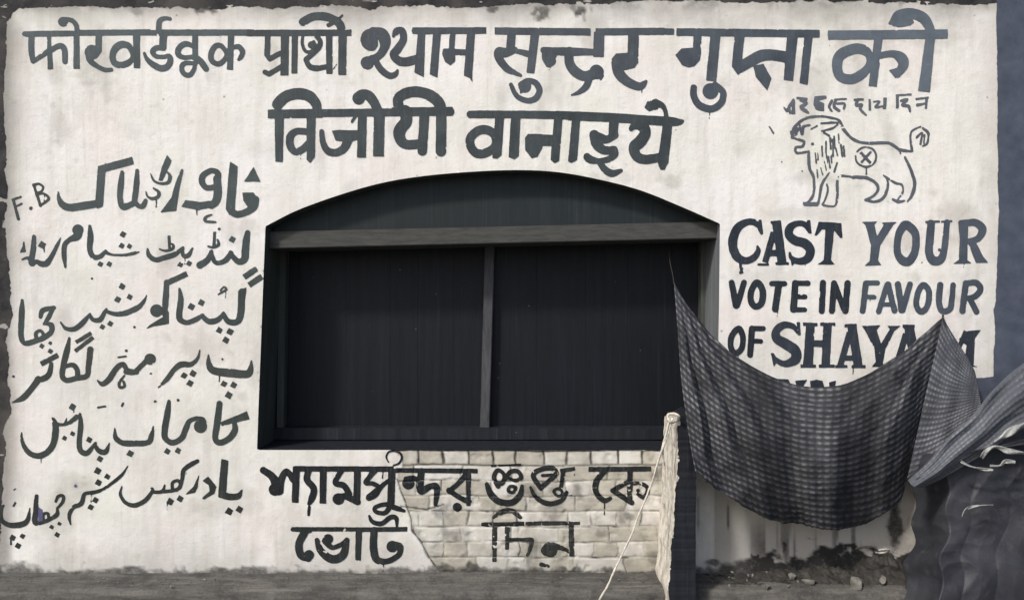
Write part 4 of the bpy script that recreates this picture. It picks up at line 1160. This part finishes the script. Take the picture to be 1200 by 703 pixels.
# the flap that falls on the other side of the nail
T2 = [(1105, 371), (1112, 384), (1122, 400), (1132, 416), (1142, 434)]
B2 = [(1063, 560), (1082, 548), (1104, 530), (1128, 506), (1152, 486)]
L2 = [(x, y) for x, y in R]
R2 = [(1142, 434), (1146, 452), (1152, 486)]
q2, U2, W2 = coons(T2, B2, L2, R2, 70, 90)
dl = np.interp(np.linspace(0, 1, 90), np.linspace(0, 1, 160), d_edge)
d2 = dl[:, None] * (1 - U2) + (0.10 + 0.12 * W2) * U2 + 0.03 * np.sin(np.pi * U2) * W2 + 0.008 * np.sin(2 * np.pi * (U2 * 2.6 + 0.3 * W2)) * W2
q2 = np.concatenate([q2, d2[..., None] + 0.006], -1)
cloth_obj('folded_flap', q2, MFLAP, cloth, np.stack([U2 * 0.6 + 0.15 * W2, W2 * 0.86 - 0.10 * U2], -1))
# cord tying the pointed corner up to the lintel
cpts = [Vector(v) for v in catmull([tuple(P(790, 333, 0.06)), tuple(P(788, 320, 0.0)), tuple(P(785, 305, -0.12)), tuple(P(783, 276, -0.256))], step=0.01)]
link('tie_cord', tube('tie_cord', cpts, 0.0022, 6), MSOOT, cloth)
nail = [P(1105, 369, 0.13), P(1105, 370, 0.0), P(1105, 370, -0.03)]
o = link('nail', tube('nail', nail, [0.006, 0.005, 0.005], 8), MIRON)
tag(o, 'iron nail in the wall holding up the cloth corner', 'nail')

# ------------------------------------------------------------------ covered stack in the corner
tarp = empty('covered_stack', P(1130, 690, 0.3), 'stack draped in dark grey blue tarpaulin at the foot of the wall', 'tarpaulin')
def tarp_grid(name, T, B, L, R, dfun, mat, nu=90, nv=90, uv=(1, 1), parent=None, thick=0.003):
    q, U, W = coons(T, B, L, R, nu, nv)
    q = np.concatenate([q, dfun(U, W)[..., None]], -1)
    return cloth_obj(name, q, mat, parent, np.stack([U * uv[0], W * uv[1]], -1), thick)
def ridged(x, y, s, seed, o=4):
    t, a = 0, 1.0
    for k in range(o):
        t = t + a * (1 - 2.2 * np.abs(vnoise(x, y, s / 1.9 ** k, seed + k)))
        a *= 0.5
    return t
def dt(U, W):
    e = 0.10 + 0.24 * np.minimum(1, U * 6) * (0.7 + 0.3 * W) + 0.10 * W
    wx = U * 100 + 5 * fbm(U * 100, W * 70, 40, 110, 2); wy = W * 70 + 5 * fbm(U * 100, W * 70, 40, 112, 2)
    hang = (wx + 0.9 * wy * (0.4 + fbm(wx, wy * 0, 60, 116, 2))) / 19.0
    f = 0.016 * (np.abs(2 * ((hang + 0.25 * fbm(wx, wy, 50, 114, 2)) % 1.0) - 1) ** 0.7 - 0.5) * (0.25 + 0.75 * W)
    f = f + 0.028 * fbm(wx, wy, 36, 111, 3) + 0.010 * ridged(wx + 0.9 * wy, wy - 0.3 * wx, 26, 113, 2) + 0.006 * ridged(wx - 0.8 * wy, wy, 15, 117, 2)
    return e + f * np.minimum(1, U * 8 + 0.25)
tarp_grid('front_sheet', [(1066, 566), (1090, 552), (1130, 530), (1180, 520), (1260, 505), (1330, 500)], [(1046, 722), (1100, 727), (1180, 728), (1260, 728), (1330, 728)],
          [(1066, 566), (1074, 590), (1068, 612), (1073, 636), (1058, 660), (1062, 684), (1046, 722)], [(1330, 500), (1330, 600), (1330, 728)], dt, MTARP, 260, 240, parent=tarp)
def dtop(U, W):
    return 0.345 * W + 0.03 + 0.02 * fbm(U * 100, W * 40, 28, 115, 4) + 0.010 * ridged(U * 100, W * 25, 14, 118, 3)
tarp_grid('top_sheet', [(1085, 520), (1140, 505), (1200, 490), (1330, 478)], [(1072, 562), (1130, 531), (1200, 520), (1330, 500)],
          [(1085, 520), (1072, 562)], [(1330, 478), (1330, 500)], dtop, MTARP, 160, 50, parent=tarp)

roll = empty('folded_sheet', P(1140, 500, 0.35), 'faded grey sheet slung over the covered stack below the cloth flap', 'cloth')
def dr(U, W):
    return 0.36 + 0.012 * ridged(U * 50 + W * 6, W * 55 - U * 12, 24, 141, 2) + 0.045 * np.sin(np.pi * W) + 0.006 * np.sin(2 * np.pi * (W * 2 + 0.6 * U)) + 0.026 * fbm(U * 90 + W * 10, W * 60, 30, 117, 3) - 0.06 * U
tarp_grid('sheet', [(1064, 562), (1088, 540), (1112, 512), (1140, 486), (1165, 455), (1200, 425), (1270, 385)], [(1082, 570), (1104, 560), (1130, 545), (1160, 528), (1195, 505), (1280, 470)],
          [(1064, 562), (1070, 569), (1082, 570)], [(1270, 385), (1276, 430), (1280, 470)], dr, MROLL, 200, 80, (0.9, 0.30), parent=roll)

# pale torn plastic strips caught on the stack
def strip(pts, w, label, seed):
    rr = random.Random(seed)
    p = catmull(np.array(pts, float), step=1.5)
    n = len(p)
    g = np.zeros((5, n, 3))
    for i in range(n):
        t = p[min(i + 1, n - 1)] - p[max(i - 1, 0)]
        nx_, ny_ = -t[1], t[0]; L_ = math.hypot(nx_, ny_) + 1e-9
        ww = w * (0.6 + 0.5 * math.sin(math.pi * (i + 1) / (n + 1))) * (1 + 0.35 * math.sin(i * 0.23 + seed))
        for k in range(5):
            s_ = (k - 2) / 2
            g[k, i] = (p[i, 0] + nx_ / L_ * ww * s_, p[i, 1] + ny_ / L_ * ww * s_, p[i, 2] + 0.003 * (1 - s_ * s_) + 0.006 * math.sin(i * 0.31 + k * 1.3 + seed))
    o = cloth_obj('plastic_strip', g, MPLAST, None, np.zeros((5, n, 2)), 0.0015)
    tag(o, label, 'plastic scrap')
strip([(1150, 536, .40), (1156, 528, .42), (1164, 523, .42), (1172, 524, .42), (1182, 528, .42), (1200, 530, .42)], 2.6, 'bent white plastic scrap on top of the covered stack', 1)
strip([(1126, 540, .41), (1138, 546, .42), (1152, 549, .42), (1164, 550, .42)], 1.5, 'thin pale strip lying lowest on the covered stack', 2)
strip([(1160, 545, .42), (1172, 545, .42), (1178, 540, .43), (1190, 541, .43)], 2.0, 'short crumpled pale strip under the bent white scrap', 3)
strip([(1165, 517, .40), (1175, 511, .40), (1186, 504, .40), (1204, 494, .40)], 3.2, 'pale stick shaped scrap sloping up from the grey sheet', 4)
strip([(1127, 605, .425), (1132, 596, .43), (1145, 592, .43), (1164, 591, .43)], 1.0, 'thread of pale plastic on the front of the tarpaulin', 5)

# ------------------------------------------------------------------ rubbish along the foot of the wall
def stone(px, py, d, size, label, seed, mat=MSTONE, flat=0.7):
    bm = bmesh.new()
    bmesh.ops.create_icosphere(bm, subdivisions=4, radius=1)
    rr = np.random.RandomState(seed)
    o3 = rr.rand(3) * 50
    for v in bm.verts:
        c = v.co
        k = 1 + 0.9 * float(fbm(np.array(c.x * 10 + o3[0] + c.z * 5), np.array(c.y * 10 + o3[1] + c.z * 7), 9, seed, 3))
        v.co = Vector((c.x * size[0] * k, c.y * size[1] * k, max(c.z, -0.55) * size[2] * k))
    # broken faces: flatten the lump against a few random planes
    for q_ in range(7):
        n_ = Vector(rr.normal(size=3)).normalized()
        lim = 0.62 * max(abs(n_.x) * size[0], abs(n_.y) * size[1], abs(n_.z) * size[2])
        for v in bm.verts:
            e_ = v.co.dot(n_) - lim
            if e_ > 0:
                v.co -= n_ * e_ * 0.9
    me = finish(bm, 'rubble_stone')
    o = link('rubble_stone', me, mat)
    p = P(px, py, d)
    o.location = (p.x, p.y, p.z)
    o.rotation_euler = (0, 0, rr.rand() * 6)
    tag(o, label, 'rubble', 'rubble at the foot of the wall', 'thing')
    return o
stone(1003, 684, 0.16, (0.055, 0.045, 0.026), 'pale flat lump of rubble nearest the tarpaulin', 1)
stone(950, 682, 0.14, (0.03, 0.03, 0.022), 'small pale pebble on the ledge under the cloth', 2)
stone(928, 676, 0.10, (0.022, 0.02, 0.02), 'tiny upright pebble under the middle of the cloth', 3)
stone(1034, 678, 0.14, (0.028, 0.02, 0.018), 'small grey chip between the tin ring and the tarpaulin', 4)
stone(900, 686, 0.18, (0.018, 0.018, 0.015), 'pale chip lying closest to the pier', 5)
# black dirt swept against the wall foot between pier and tarpaulin
nu, nv = 260, 40
U, W = np.meshgrid(np.linspace(0, 1, nu), np.linspace(0, 1, nv))
X = (822 + 250 * U - 600) * S
Y = 0.02 - 0.17 * W
env = np.sin(np.pi * np.clip(U, 0, 1)) ** 0.5 * (0.25 + 0.75 * sstep(0.2, 0.85, U + 0.15 * fbm(U * 100, U * 0, 20, 121, 3)))
hgt = env * (1 - W) ** 0.9 * (0.085 + 0.11 * np.exp(-((U - 0.86) / 0.10) ** 2) + 0.07 * fbm(U * 250, W * 20, 22, 123, 4) + 0.05 * fbm(U * 250, W * 40, 7, 125, 3)) + 0.010 * fbm(U * 250, W * 40, 5, 127, 3) - 0.012 * W ** 3
Z = np.maximum(hgt, -0.03) + 0.002
o = link('dirt', grid_mesh('dirt', np.stack([X, Y, Z], -1)[::-1]), MSOOT)
tag(o, kind='stuff')
rs = random.Random(11)
for k in range(14):
    stone(rs.uniform(835, 1055), rs.uniform(668, 690), rs.uniform(0.08, 0.2), tuple(rs.uniform(0.004, 0.010) for _ in range(3)), 'tiny pale chip scattered on the black dirt under the cloth', 20 + k)
# tin ring
tin = empty('tin_ring', P(1028, 650, 0.13), 'bent dull tin ring lying on the black dirt heap', 'tin ring')
def hoop(cx, cy, d, rx, ry, w, a0, a1):
    n = 44
    pts = []
    for t in np.linspace(a0, a1, n):
        c = P(cx, cy, d)
        pts.append(c + Vector((rx * math.cos(t), -0.03 * math.sin(t), ry * math.sin(t))))
    return tube('band', pts, w, 8, jitter=0.15, seed=8)
link('band', hoop(1034, 645, 0.16, 0.030, 0.019, 0.005, -2.4, 2.6), MTIN, tin)
link('rim', hoop(1013, 643, 0.155, 0.042, 0.022, 0.006, 0.1, 3.2), MSOOT, tin)
